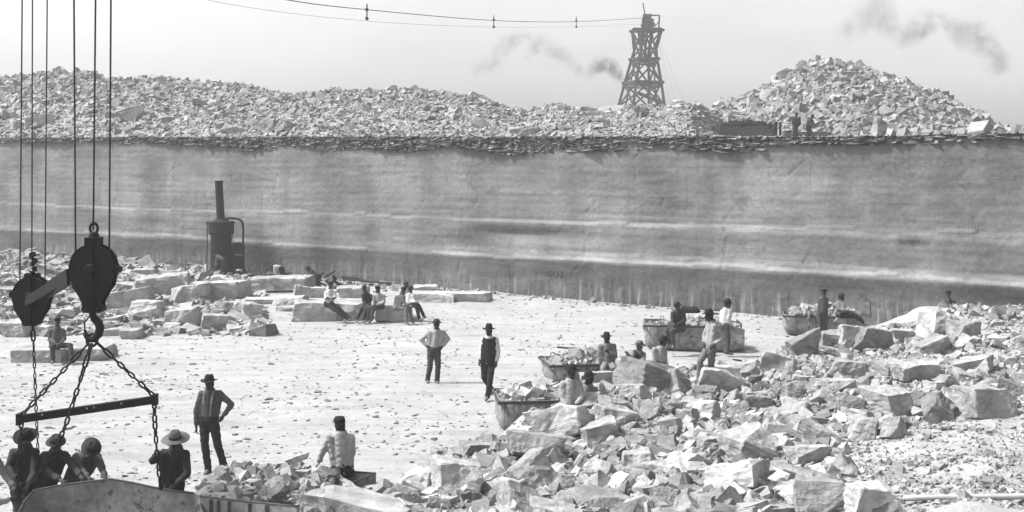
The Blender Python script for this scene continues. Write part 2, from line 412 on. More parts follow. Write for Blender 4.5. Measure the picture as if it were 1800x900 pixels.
def grid_mesh(name, X, Y, Z, mat):
    n, m = X.shape; V = np.stack([X, Y, Z], -1).reshape(-1, 3)
    i = np.arange(n * m).reshape(n, m)
    Q = np.stack([i[:-1, :-1], i[:-1, 1:], i[1:, 1:], i[1:, :-1]], -1).reshape(-1, 4)
    me = np_mesh(name, V, Q); o = link_mesh(name, me, mat, smooth=True); return o

rr = np.concatenate([np.linspace(-2.6, -0.62, 40)[:-1], np.linspace(-0.62, 0.62, 290), np.linspace(0.62, 2.6, 20)[1:]])
yy = np.concatenate([np.linspace(-40, 6, 12)[:-1], np.geomspace(6, 96, 240)])
Yg = np.repeat(yy[:, None], len(rr), 1); Xg = np.maximum(np.abs(Yg), 6) * rr[None, :]
g = grid_mesh('ground', Xg, Yg, np.where(Yg > 5.9, h_floor(Xg, np.maximum(Yg, 6)), h_floor(Xg * 0 + Xg, np.full_like(Yg, 6.0))), M['ground'])
tag(g, kind='structure')

# upper ground behind the rim, out to the horizon
rr = np.concatenate([np.linspace(-0.75, -0.5, 20)[:-1], np.linspace(-0.5, 0.5, 330), np.linspace(0.5, 0.8, 24)[1:]])
vv = np.concatenate([np.linspace(0, 50, 150), np.geomspace(51, 3000, 44)])
Yr = wall_Y(rr)[None, :]
Yg = Yr + vv[:, None]; Xg = Yg * rr[None, :]
Zg = h_top(Xg, Yg)
Zg = np.where(Yg > 260, np.minimum(Zg, 7.0), Zg)
g = grid_mesh('upper_terrain', Xg, Yg, Zg, M['spoil']); tag(g, kind='structure')
at_ = g.data.attributes.new('tone', 'FLOAT', 'POINT'); at_.data.foreach_set('value', rng.uniform(0.25, 0.6, len(g.data.vertices)).astype(np.float32))

# ------------------------------------------------------------------ quarry wall
def build_wall():
    root = empty('quarry_wall', (0, 0, 0), 'tall sawn limestone quarry face with pale bands behind the workers', 'wall')
    root.location = WP; root.rotation_euler = (0, 0, math.atan2(WD.y, WD.x))
    us = np.linspace(-60, 24, 980); zs = np.linspace(-0.3, 8.2, 118)
    U, Z = np.meshgrid(us, zs)
    px = CX + F * (WP.x + WD.x * us) / (WP.y + WD.y * us)
    ztop = interp(RIM, px)[None, :]
    Z = np.minimum(Z, ztop + 0.05)
    # local -y points at the camera side for this frame
    seam1 = 3.42 + 0.05 * np.sin(U * .21) + 0.03 * np.sin(U * 1.3); seam2 = 1.80 + 0.08 * np.sin(U * .17 + 1) + .03 * np.sin(U * .9)
    D = np.zeros_like(U)
    D += np.where(Z > seam1, 0.09, 0.0)                                 # upper bench set back
    D += np.where(Z > seam2, 0.07, 0.0)
    D += 0.05 * np.sin(U * 0.37) + 0.04 * np.sin(U * 1.1 + Z)
    D += 0.003 * np.sin(Z * 19 + 1.5 * np.sin(U * .15)) * (Z > 2)         # thin courses
    fl = 0.35 * np.abs(np.sin(U * 9.0 + 0.6 * np.sin(U * .7)))                  # channelling-bar flutes low on the face
    D += np.where(Z < seam2 - 0.5, 0.05 * fl * np.clip((seam2 - .5 - Z) * 2, 0, 1), 0)
    ov = np.exp(-((U + 8.3) / 3.2) ** 2) * np.exp(-((Z - 2.75) / 0.33) ** 2)       # shallow dark recess in the middle
    D += 0.25 * ov
    def vn(fu, fz, seed):
        g2 = np.random.default_rng(seed); G = g2.uniform(-1, 1, (int(100 * fu) + 4, int(9 * fz) + 4)); a = (U + 63) * fu; b = (Z + .6) * fz
        i, j = a.astype(int), b.astype(int); fa, fb = a - i, b - j; fa = fa * fa * (3 - 2 * fa); fb = fb * fb * (3 - 2 * fb)
        return (G[i, j] * (1 - fa) + G[i + 1, j] * fa) * (1 - fb) + (G[i, j + 1] * (1 - fa) + G[i + 1, j + 1] * fa) * fb
    D += 0.05 * vn(.25, .6, 1) + 0.010 * vn(.7, 5, 2) + 0.009 * vn(2.2, 2.2, 3) + 0.008 * vn(5, 7, 4)
    D += 0.05 * np.clip(vn(.22, 5.5, 5) - .55, 0, 1) * (Z > 1.9) * .6                 # broken thin ledges
    jn = np.abs(((U * .31 + 0.25 * vn(.1, 1.2, 6)) % 1) - .5); D += 0.05 * np.clip(1 - jn / .012, 0, 1) * (vn(.31, .8, 7) > .1)   # upright joints
    D += rng.uniform(-0.008, 0.008, U.shape)
    n, m = U.shape; V = np.stack([U, D, Z], -1).reshape(-1, 3); i = np.arange(n * m).reshape(n, m)
    Q = np.stack([i[:-1, :-1], i[:-1, 1:], i[1:, 1:], i[1:, :-1]], -1).reshape(-1, 4)
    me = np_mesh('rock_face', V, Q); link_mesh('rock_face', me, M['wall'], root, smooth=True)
    return root
wall = build_wall()
wall_rot = math.atan2(WD.y, WD.x)

# ------------------------------------------------------------------ stones
def rock_bm(dims=(1, 1, 1), cuts=6, jit=0.12, seed=0, sub=0, rough=0.0, cut_depth=(0.52, 0.95)):
    rnd = random.Random(seed); bm = bmesh.new(); bmesh.ops.create_cube(bm, size=1.0)
    for v in bm.verts: v.co += Vector([rnd.uniform(-jit, jit) for _ in range(3)])
    for _ in range(cuts):
        n = Vector([rnd.gauss(0, 1) for _ in range(3)]).normalized()
        # bias towards clipping corners and edges
        n = Vector([math.copysign(abs(c) ** 0.6, c) for c in n]).normalized()
        sup = max(v.co.dot(n) for v in bm.verts)
        d = sup * rnd.uniform(*cut_depth)
        geo = bm.verts[:] + bm.edges[:] + bm.faces[:]
        r = bmesh.ops.bisect_plane(bm, geom=geo, plane_co=n * d, plane_no=n, clear_outer=True)
        ed = [e for e in r['geom_cut'] if isinstance(e, bmesh.types.BMEdge)]
        if ed:
            try: bmesh.ops.contextual_create(bm, geom=ed)
            except Exception: pass
    bmesh.ops.holes_fill(bm, edges=bm.edges, sides=0)
    bmesh.ops.dissolve_degenerate(bm, edges=bm.edges, dist=0.01)
    for v in bm.verts: v.co = Vector((v.co.x * dims[0], v.co.y * dims[1], v.co.z * dims[2]))
    if sub:
        s = min(dims)
        try: bmesh.ops.bevel(bm, geom=bm.edges[:], offset=s * 0.022, segments=1, affect='EDGES', clamp_overlap=True)
        except Exception: pass
        bmesh.ops.triangulate(bm, faces=bm.faces)
        for _ in range(sub):
            long = [e for e in bm.edges if e.calc_length() > s * 0.16]
            if not long or len(bm.faces) > 1100: break
            bmesh.ops.subdivide_edges(bm, edges=long, cuts=1)
            bmesh.ops.triangulate(bm, faces=bm.faces)
        off = Vector((seed * 3.17 % 50, seed * 1.7 % 31, 0))
        for v in bm.verts:
            q = v.co / s
            v.co += v.normal * (noise.noise(q * 1.6 + off) * 0.10 + (0.5 - abs(noise.noise(q * 3.4 + off))) * 0.075 + noise.noise(q * 8 + off) * 0.035) * s * (1 + rough)
    bmesh.ops.recalc_face_normals(bm, faces=bm.faces)
    bmesh.ops.triangulate(bm, faces=bm.faces)
    return bm

def lib_arrays(n, cuts, jit=0.16, seed0=100):
    out = []
    for k in range(n):
        bm = rock_bm((1, random.uniform(.7, 1), random.uniform(.5, .85)), cuts, jit, seed0 + k, cut_depth=(.66, .96))
        bm.verts.ensure_lookup_table()
        V = np.array([v.co[:] for v in bm.verts]); T = np.array([[v.index for v in f.verts] for f in bm.faces]); bm.free(); out.append((V, T))
    return out
def lib_rough(n):
    out = []
    for k in range(n):
        bm = rock_bm((1, random.uniform(.7, 1), random.uniform(.5, .85)), 5, .16, 7000 + k, cut_depth=(.66, .96)); bmesh.ops.triangulate(bm, faces=bm.faces)
        bmesh.ops.subdivide_edges(bm, edges=[e for e in bm.edges if e.calc_length() > .34], cuts=1); bmesh.ops.triangulate(bm, faces=bm.faces); off = Vector((k * 3.1, k * 1.3, 0))
        for v in bm.verts: v.co += v.normal * (noise.noise(v.co * 2.5 + off) * .09 + noise.noise(v.co * 6 + off) * .04)
        bm.verts.ensure_lookup_table(); out.append((np.array([v.co[:] for v in bm.verts]), np.array([[v.index for v in f.verts] for f in bm.faces]))); bm.free()
    return out
LIBR = lib_rough(24)
LIB = lib_arrays(26, 5); LIBS = lib_arrays(12, 2, 0.18, 400); LIBT = lib_arrays(30, 1, 0.24, 600)

def rot_mats(n, flat=0.0):
    a = rng.uniform(0, 2 * np.pi, n); b = rng.normal(0, 0.55 * (1 - flat) + 0.05, n); c = rng.normal(0, 0.55 * (1 - flat) + 0.05, n)
    ca, sa, cb, sb, cc, sc_ = np.cos(a), np.sin(a), np.cos(b), np.sin(b), np.cos(c), np.sin(c)
    z = np.zeros(n); o = np.ones(n)
    Rz = np.array([[ca, -sa, z], [sa, ca, z], [z, z, o]]).transpose(2, 0, 1)
    Rx = np.array([[o, z, z], [z, cb, -sb], [z, sb, cb]]).transpose(2, 0, 1)
    Ry = np.array([[cc, z, sc_], [z, o, z], [-sc_, z, cc]]).transpose(2, 0, 1)
    return Rz @ Rx @ Ry

def clear_yard(P, S):
    X, Y = P[:, 0], P[:, 1]; px = CX + F * X / Y
    return ~((X > 13.0) & (X < 21.5) & (Y > 70) & (Y < 80.2)) & ~((px > 1250) & (px < 1470) & (Y < 80) & (S > 0.10))
def scatter(name, P, S, mat, lib=None, flat=0.0, sc3=None, label=None, cat=None, group=None, sink=0.15, tone=None, Rz=None):
    """many stones in one mesh: P positions, S sizes"""
    lib = lib or LIB; P = np.asarray(P, float); S = np.asarray(S, float); n = len(P)
    Rm = rot_mats(n, flat) if Rz is None else Rz
    sc = np.ones((n, 3)) if sc3 is None else np.asarray(sc3)
    idx = rng.integers(0, len(lib), n); tone = rng.uniform(0, 1, n) if tone is None else tone
    Vs, Ts, Tn = [], [], []; off = 0
    for k, (V, T) in enumerate(lib):
        I = np.where(idx == k)[0]
        if not len(I): continue
        A = V[None] * (sc[I] * S[I, None])[:, None, :]
        A = np.einsum('nij,nvj->nvi', Rm[I], A) + P[I][:, None, :] + np.array([0, 0, 1.0]) * (S[I] * (0.25 - sink))[:, None, None]
        Vs.append(A.reshape(-1, 3)); Tn.append(np.repeat(tone[I], len(V)))
        Ts.append((T[None] + (np.arange(len(I)) * len(V))[:, None, None]).reshape(-1, 3) + off); off += len(I) * len(V)
    me = np_mesh(name, np.concatenate(Vs), np.concatenate(Ts))
    a = me.attributes.new('tone', 'FLOAT', 'POINT')
    tn = np.concatenate(Tn).astype(np.float32)
    if len(tn) == len(me.vertices): a.data.foreach_set('value', tn)
    o = link_mesh(name, me, mat); tag(o, label, cat, group, 'stuff'); return o

# --- rubble on the right-hand bank
def in_poly(px, py, poly):
    inside = np.zeros(len(px), bool); n = len(poly); j = n - 1
    for i in range(n):
        xi, yi = poly[i]; xj, yj = poly[j]
        c = ((yi > py) != (yj > py)) & (px < (xj - xi) * (py - yi) / (yj - yi + 1e-9) + xi)
        inside ^= c; j = i
    return inside
def to_px(P): return CX + F * P[:, 0] / P[:, 1], HZ + F * (EYE - P[:, 2]) / P[:, 1]

BANK = [(700, 870), (770, 800), (850, 775), (930, 760), (950, 715), (1000, 665), (1050, 650), (1110, 652), (1230, 655), (1330, 640), (1380, 612), (1440, 592), (1560, 575), (1625, 560), (1650, 540),
        (1720, 540), (1800, 545), (2050, 545), (2050, 1100), (600, 1100), (520, 880), (620, 862)]
EARTH = [(1480, 800), (1560, 760), (1660, 735), (1800, 715), (2050, 700), (2050, 1100), (1540, 1100), (1560, 900), (1500, 860)]
def bank_points(n, ylo=14.5):
    # uniform on the ground plan with weight to the near side
    Y = ylo + (41 - ylo) * rng.uniform(0, 1, n) ** 1.35; X = Y * rng.uniform(-0.2, 0.58, n); Z = h_floor(X, Y)
    P = np.stack([X, Y, Z], -1); px, py = to_px(P)
    k = in_poly(px, py, BANK); return P[k], px[k], py[k]

P, px, py = bank_points(68000)
earth = in_poly(px, py, EARTH)
keep = (~earth) | (rng.uniform(0, 1, len(P)) < 0.85 * (0.5 + 0.8 * (np.sin(P[:, 0] * 1.1 + P[:, 1]) * np.sin(P[:, 1] * 1.6) > -.1)))
P, px, py, earth = P[keep], px[keep], py[keep], earth[keep]
big = (rng.uniform(0, 1, len(P)) < 0.17) & ~earth
S = np.where(big, np.exp(rng.normal(math.log(0.18), 0.36, len(P))).clip(0.09, 0.42), np.exp(rng.normal(math.log(0.058), 0.45, len(P))).clip(0.025, 0.16))
S = np.where(earth, S * rng.choice([.4, .6, 1.0], len(P), p=[.5, .42, .08]), S)
patch = np.sin(P[:, 0] * 1.7 + 1) * np.sin(P[:, 1] * 1.2 + P[:, 0])          # patches of finer and of coarser stone
k = ~(big & (patch > 0.25)); P, S, big = P[k], S[k], big[k]
b2 = big & (S > .2); b1 = big & ~b2
scatter('rubble', P[b1], S[b1], M['rubble'], LIB, label='middle-sized broken stone lying between the boulders of the bank', cat='rubble', group='rubble and chippings')
scatter('rubble', P[b2], S[b2], M['rubble'], LIBR, label='loose angular limestone rubble covering the bank in the right foreground', cat='rubble', group='rubble and chippings')
scatter('rubble', P[~big], S[~big], M['rubble'], LIBT, label='small stone chips filling the gaps between the blocks of the bank', cat='rubble', group='rubble and chippings')

# chippings strewn over the quarry floor
n = 22000
Y = 17 + 40 * rng.uniform(0, 1, n) ** 1.5; X = Y * rng.uniform(-0.5, 0.5, n)
dens = 0.5 + 0.5 * np.sin(X * .8 + np.sin(Y * .6)) * np.sin(Y * .7 + 1.3 * np.sin(X * .5)); k = rng.uniform(0, 1, n) < 0.25 + 0.75 * dens ** 1.5
k &= Y < wall_Y(X / Y) - 0.5; X, Y = X[k], Y[k]
P = np.stack([X, Y, h_floor(X, Y)], -1); px, py = to_px(P); k = ~in_poly(px, py, BANK); P = P[k]
S = np.exp(rng.normal(math.log(0.036), 0.5, len(P))).clip(0.015, 0.13)
scatter('chippings', P, S, M['rubble'], LIBS, flat=0.8, tone=rng.uniform(-.6, .9, len(P)), sc3=np.tile([1.2, 1.0, 0.5], (len(P), 1)), label='small pale stone chippings strewn over the open quarry floor', cat='gravel', group='rubble and chippings')

# rubble along the foot of the wall and on the left
n = 9000; u = rng.uniform(-60, 22, n); v = np.abs(rng.normal(0, 1.0, n))
left = np.clip((-u - 8) / 20, 0, 1); v = v * (0.5 + 3.2 * left) + 0.1
X = WP.x + WD.x * u + WN.x * v; Y = WP.y + WD.y * u + WN.y * v
P = np.stack([X, Y, h_floor(X, Y)], -1); S = np.exp(rng.normal(math.log(0.08), 0.6, n)).clip(0.03, 0.5) * (0.6 + 0.9 * left)
k = rng.uniform(0, 1, n) < 0.25 + 0.75 * left
scatter('scree', P[k], S[k], M['rubble'], LIBT, flat=0.4, label='broken stone and scree along the foot of the quarry wall', cat='scree', group='rubble and chippings')

n = 6500; px_ = rng.uniform(-250, 470, n); py_ = 470 + 120 * rng.uniform(0, 1, n) ** 1.3
Y = F * EYE / (py_ - HZ); X = (px_ - CX) / F * Y; k = Y < wall_Y(X / Y) - 1; X, Y = X[k], Y[k]
P = np.stack([X, Y, h_floor(X, Y)], -1); S = np.exp(rng.normal(math.log(0.15), 0.55, len(P))).clip(0.05, 0.8)
scatter('loose_stone', P, S, M['rubble'], LIBS, flat=0.5, sc3=np.tile([1.2, 1, .7], (len(P), 1)), label='pale broken stone lying in the far left corner of the floor', cat='rubble', group='rubble and chippings')

# --- spoil heaps above the rim
n = 44000; pxs = rng.uniform(-350, 1340, n); cyv = interp(CREST, pxs)
rr_ = (pxs - CX) / F; Yr_ = wall_Y(rr_); dep = np.interp(pxs, [-900, 0, 850, 1215, 1265, 1400, 2500], [40, 34, 26, 24, 45, 45, 45])
Y = Yr_ + 0.3 + (dep * 1.08) * rng.uniform(0, 1, n); X = rr_ * Y
P = np.stack([X, Y, h_top(X, Y)], -1)
S = (np.exp(rng.normal(math.log(0.15), 0.55, n)).clip(0.06, 0.62)) * (Y / 95) ** 1.1
k = (rng.uniform(0, 1, n) < 0.92) & clear_yard(P, S)
scatter('spoil_rubble', P[k], S[k], M['spoil'], LIBT, label='weathered waste stone covering the long spoil ridge above the wall', cat='spoil', group='waste stone on the spoil heaps')
n = 15000; th = rng.uniform(0, 2 * np.pi, n); rd = np.sqrt(rng.uniform(0, 1, n)) * 1.08
X = HEAP[0] + rd * np.cos(th) * np.where(np.cos(th) < 0, 8.8, 12.2); Y = HEAP[1] + rd * np.sin(th) * 10.8
P = np.stack([X, Y, h_top(X, Y)], -1); S = np.exp(rng.normal(math.log(0.185), 0.55, n)).clip(0.08, 0.75)
k = clear_yard(P, S); scatter('heap_rubble', P[k], S[k], M['spoil'], LIBT, label='waste stone covering the tall conical heap on the rim', cat='spoil', group='waste stone on the spoil heaps')
n = 6500; pxs = rng.uniform(1240, 2100, n); rr_ = (pxs - CX) / F; Y = wall_Y(rr_) + 0.2 + rng.uniform(0, 1, n) ** 1.6 * 46; X = rr_ * Y
P = np.stack([X, Y, h_top(X, Y)], -1); S = np.exp(rng.normal(math.log(0.16), 0.5, n)).clip(0.05, 0.6)
k = clear_yard(P, S) & ((P[:, 1] < 76) | (P[:, 0] > 21)); scatter('yard_rubble', P[k], S[k], M['spoil'], LIBT, label='small broken stone along the rim in front of the conical heap', cat='spoil', group='waste stone on the spoil heaps')

# thin ledges of overburden at the rim
def ledges():
    n = 8500; u = rng.uniform(-60, 30, n); X0 = WP.x + WD.x * u; Y0 = WP.y + WD.y * u; px = CX + F * X0 / Y0
    thick = np.interp(px, [-200, 250, 420, 1000, 1250, 1500, 1900], [0.30, 0.40, 0.70, .82, .6, .35, .2]) * (0.85 + .25 * np.sin(u * .9) * np.sin(u * .23 + 1))
    top = interp(RIM, px); lay = np.floor(rng.uniform(0, 1, n) * 8) / 8
    z = top + 0.08 - lay * thick; v = -0.35 + 0.30 * (1 - lay) * 0.5 + rng.uniform(0, .22, n)
    v = -v - 0.15
    P = np.stack([X0 - WN.x * (0.34 + v * 0.6), Y0 - WN.y * (0.34 + v * 0.6), z], -1)
    L = np.exp(rng.normal(math.log(0.30), 0.6, n)).clip(.10, 1.6)
    sc = np.stack([L, np.full(n, 0.55), rng.uniform(0.05, 0.17, n)], -1)
    a = wall_rot + rng.normal(0, 0.16, n); t = rng.normal(0, 0.07, n)
    z0 = np.zeros(n); o = np.ones(n); ca, sa = np.cos(a), np.sin(a); ct, s_t = np.cos(t), np.sin(t)
    Rz = np.array([[ca, -sa, z0], [sa, ca, z0], [z0, z0, o]]).transpose(2, 0, 1); Ry = np.array([[ct, z0, s_t], [z0, o, z0], [-s_t, z0, ct]]).transpose(2, 0, 1)
    kk = rng.uniform(0, 1, n) < np.interp(px, [150, 380, 1150, 1400, 1700], [.3, 1, 1, .55, .25])
    scatter('ledge_stones', P[kk], np.ones(kk.sum()), M['ledge'], LIBS, sc3=sc[kk], sink=0.25, Rz=(Rz @ Ry)[kk], label='thin dark beds of overburden rock capping the quarry wall', cat='rock ledge', group='rock ledges at the rim')
ledges()

# individual stones: shared detailed shapes
PROTO = []
for k in range(14):
    bm = rock_bm((1, [1, .8, .7][k % 3], [.62, .8, .5, .9][k % 4]), 4 + k % 4, 0.14, 900 + k, sub=3, cut_depth=(.66, .96))
    me = bpy.data.meshes.new('limestone_block'); bm.to_mesh(me); bm.free(); me.materials.append(M['stone']); PROTO.append(me)
PROTO_F = []
for k in range(8):
    bm = rock_bm((1, .8, [.5, .7, .35, .6][k % 4]), 4 + k % 3, 0.15, 1900 + k, sub=1)
    me = bpy.data.meshes.new('spoil_block'); bm.to_mesh(me); bm.free(); me.materials.append(M['spoil_block']); PROTO_F.append(me)

BANK_HERO = [  # px, base py, width px, height px, depth m, yaw deg, tilt x, tilt y, cuts, label
    (1146, 692, 104, 58, .95, 28, 14, 16, 3, 'large flat-topped block on the crest of the bank beside the seated men'),
    (1270, 690, 84, 54, .85, 12, -10, 17, 2, 'squared tilted slab balanced on the crest below the man in profile'),
    (1072, 688, 66, 42, .6, 20, 8, 0, 4, 'rounded pale block below the man with the moustache'),
    (1117, 708, 46, 34, .5, -20, 15, -10, 4, 'small pale slab leaning on the large flat-topped block'),
    (1075, 728, 34, 30, .4, 30, 0, 20, 4, 'narrow white stone under the rounded pale block'),
    (990, 772, 86, 62, .8, -24, 18, -18, 3, 'broad block with a dark underside right of the small skip'),
    (1052, 792, 62, 54, .6, 8, 12, -14, 3, 'pale leaning block right of the broad dark-sided block'),
    (1082, 756, 52, 52, .5, 12, 0, 6, 3, 'upright grey block standing in the middle of the bank'),
    (940, 812, 84, 60, .7, -12, 20, 10, 4, 'pale split boulder below the small skip'),
    (928, 872, 64, 74, .55, 30, 14, -26, 3, 'wedge-shaped boulder with a shaded right face near the bottom edge'),
    (800, 872, 74, 76, .6, 15, 24, 12, 4, 'tall rounded boulder near the left end of the bank'),
    (742, 868, 62, 52, .6, -30, 10, 8, 4, 'low pale boulder at the left end of the bank'),
    (845, 800, 54, 26, .5, 10, 4, 0, 3, 'long low block at the back edge of the bank left of the skip'),
    (1320, 812, 70, 62, .6, 14, 12, -14, 3, 'large block with a bright top in the middle of the right bank'),
    (1304, 868, 74, 66, .65, -32, 14, -12, 2, 'square block with a black left face low in the right bank'),
    (1192, 896, 62, 44, .5, 20, 20, 10, 4, 'pale block at the bottom edge below the fine rubble'),
    (1082, 908, 90, 52, .7, 4, 4, 4, 4, 'wide dark-fronted boulder cut by the bottom edge'),
    (968, 916, 74, 40, .6, 0, 0, 6, 5, 'dark broken boulder at the bottom edge right of the wedge'),
    (1272, 905, 46, 44, .5, 40, 10, 30, 4, 'pale pointed stone at the bottom edge left of the black-faced block'),
    (1360, 908, 60, 30, .5, 20, 0, 0, 4, 'dark stone in the gap under the black-faced block'),
    (1125, 838, 60, 52, .5, -10, 12, -6, 4, 'grey boulder above the dark-fronted one'),
    (1212, 832, 50, 38, .45, 25, 12, 18, 3, 'squared block right of the grey boulder'),
    (1238, 792, 34, 30, .35, 40, 10, 10, 3, 'small cube-like stone above the squared block'),
    (1452, 780, 92, 30, .34, -24, 10, 22, 2, 'long narrow slab sloping down to the right'),
    (1460, 898, 84, 76, .75, -10, 10, -4, 3, 'big rough boulder with a grey front near the bottom right'),
    (1540, 912, 82, 74, .8, 20, 8, 8, 4, 'big smooth pale boulder beside the end of the pipe'),
    (1420, 820, 56, 40, .5, 14, 8, 0, 4, 'pale twin-humped block under the long narrow slab'),
    (1385, 852, 58, 40, .5, -14, 8, 8, 4, 'light block between the black-faced block and the big grey boulder'),
    (1580, 735, 76, 62, .9, 18, 10, -8, 3, 'large boulder with a dark hollow front in the right bank'),
    (1528, 775, 46, 52, .5, -20, 14, 16, 4, 'rounded grey stone in front of the hollow-fronted boulder'),
    (1578, 772, 34, 40, .4, 40, 0, 24, 3, 'small pyramid-shaped stone in front of the hollow-fronted boulder'),
    (1738, 735, 84, 62, .9, 10, 0, 4, 5, 'isolated rough dark boulder at the right with a black gap beneath'),
    (1500, 668, 78, 40, .8, -14, 4, 12, 2, 'dark-sided slab in the upper right bank'),
    (1558, 670, 48, 46, .6, 30, 8, 6, 3, 'pale block right of the dark-sided slab'),
    (1620, 670, 84, 38, .8, 4, 2, 2, 2, 'wide squared block with a shaded front'),
    (1415, 628, 58, 44, .7, 30, 8, -20, 3, 'triangular pale block nearest the rear skip'),
    (1465, 610, 56, 28, .7, 6, 0, 2, 3, 'pale block under the standing boy'),
    (1495, 612, 36, 40, .5, 0, 0, 6, 3, 'squared upright block under the rear skip'),
    (1540, 618, 70, 40, .9, 10, 6, 8, 4, 'large pale block right of the upright one'),
    (1480, 582, 66, 18, .7, 4, 0, 0, 3, 'flat white slab on top beside the rear skip'),
    (1590, 600, 50, 22, .7, 8, 0, 4, 3, 'flat white slab further right on the crest'),
    (1652, 592, 62, 50, 1.0, 20, 6, 6, 4, 'large white boulder on the far crest at the right'),
    (1700, 594, 48, 34, .8, 10, 0, 4, 4, 'white boulder on the far crest next to the largest one'),
    (1640, 625, 70, 34, .8, 20, 10, -14, 3, 'tilted grey slab behind the wide squared block'),
    (1725, 655, 76, 34, .9, -20, 4, -14, 3, 'tilted slab with a dark front left of the right edge'),
    (1475, 690, 56, 26, .6, 14, 6, 0, 4, 'rounded stone below the dark-sided slab'),
    (1520, 700, 34, 24, .4, 14, 0, 0, 5, 'small rounded stone beside it'),
    (1375, 660, 60, 40, .6, -20, 10, 14, 3, 'grey wedge lying right of the balanced slab'),
    (1395, 702, 50, 32, .5, 20, 12, -10, 3, 'pale block in the hollow of the right bank'),
    (1340, 720, 50, 30, .5, -10, 6, 6, 4, 'low pale block below the grey wedge'),
]
def put_block(px, py, wpx, hpx, dep, yaw, tx, ty, cuts, label, cat='block', seed=0, mat='stone', group=None, name='limestone_block', P=None, jit=0.19, sink=0.06, cd=(0.6, 0.95)):
    P = hit(px, py) if P is None else P
    p = F / P.y; wpx = wpx * (.82 if (px > 1380 and 560 < py < 745 and cat == 'boulder') else 1.0); w = wpx / p; s = (EYE - P.z) / P.y
    dep = min(dep, w * 1.15) if cat == 'boulder' else dep; h = max(hpx / p - dep * s * 0.75, 0.35 * min(w, hpx / p))
    bm = rock_bm((w * 1.02, dep, h * 1.06), cuts, jit, seed, sub=4, cut_depth=cd)
    o = obj(name, bm, M[mat]); o.location = (P.x, P.y + dep * 0.42, P.z + h * 0.5 - sink * h)
    o.rotation_euler = (R(-tx * 0.8), R(ty), R(yaw)); tag(o, label, cat, group); return o
for i, b in enumerate(BANK_HERO): put_block(*b, cat='boulder', seed=3000 + i, sink=0.12)

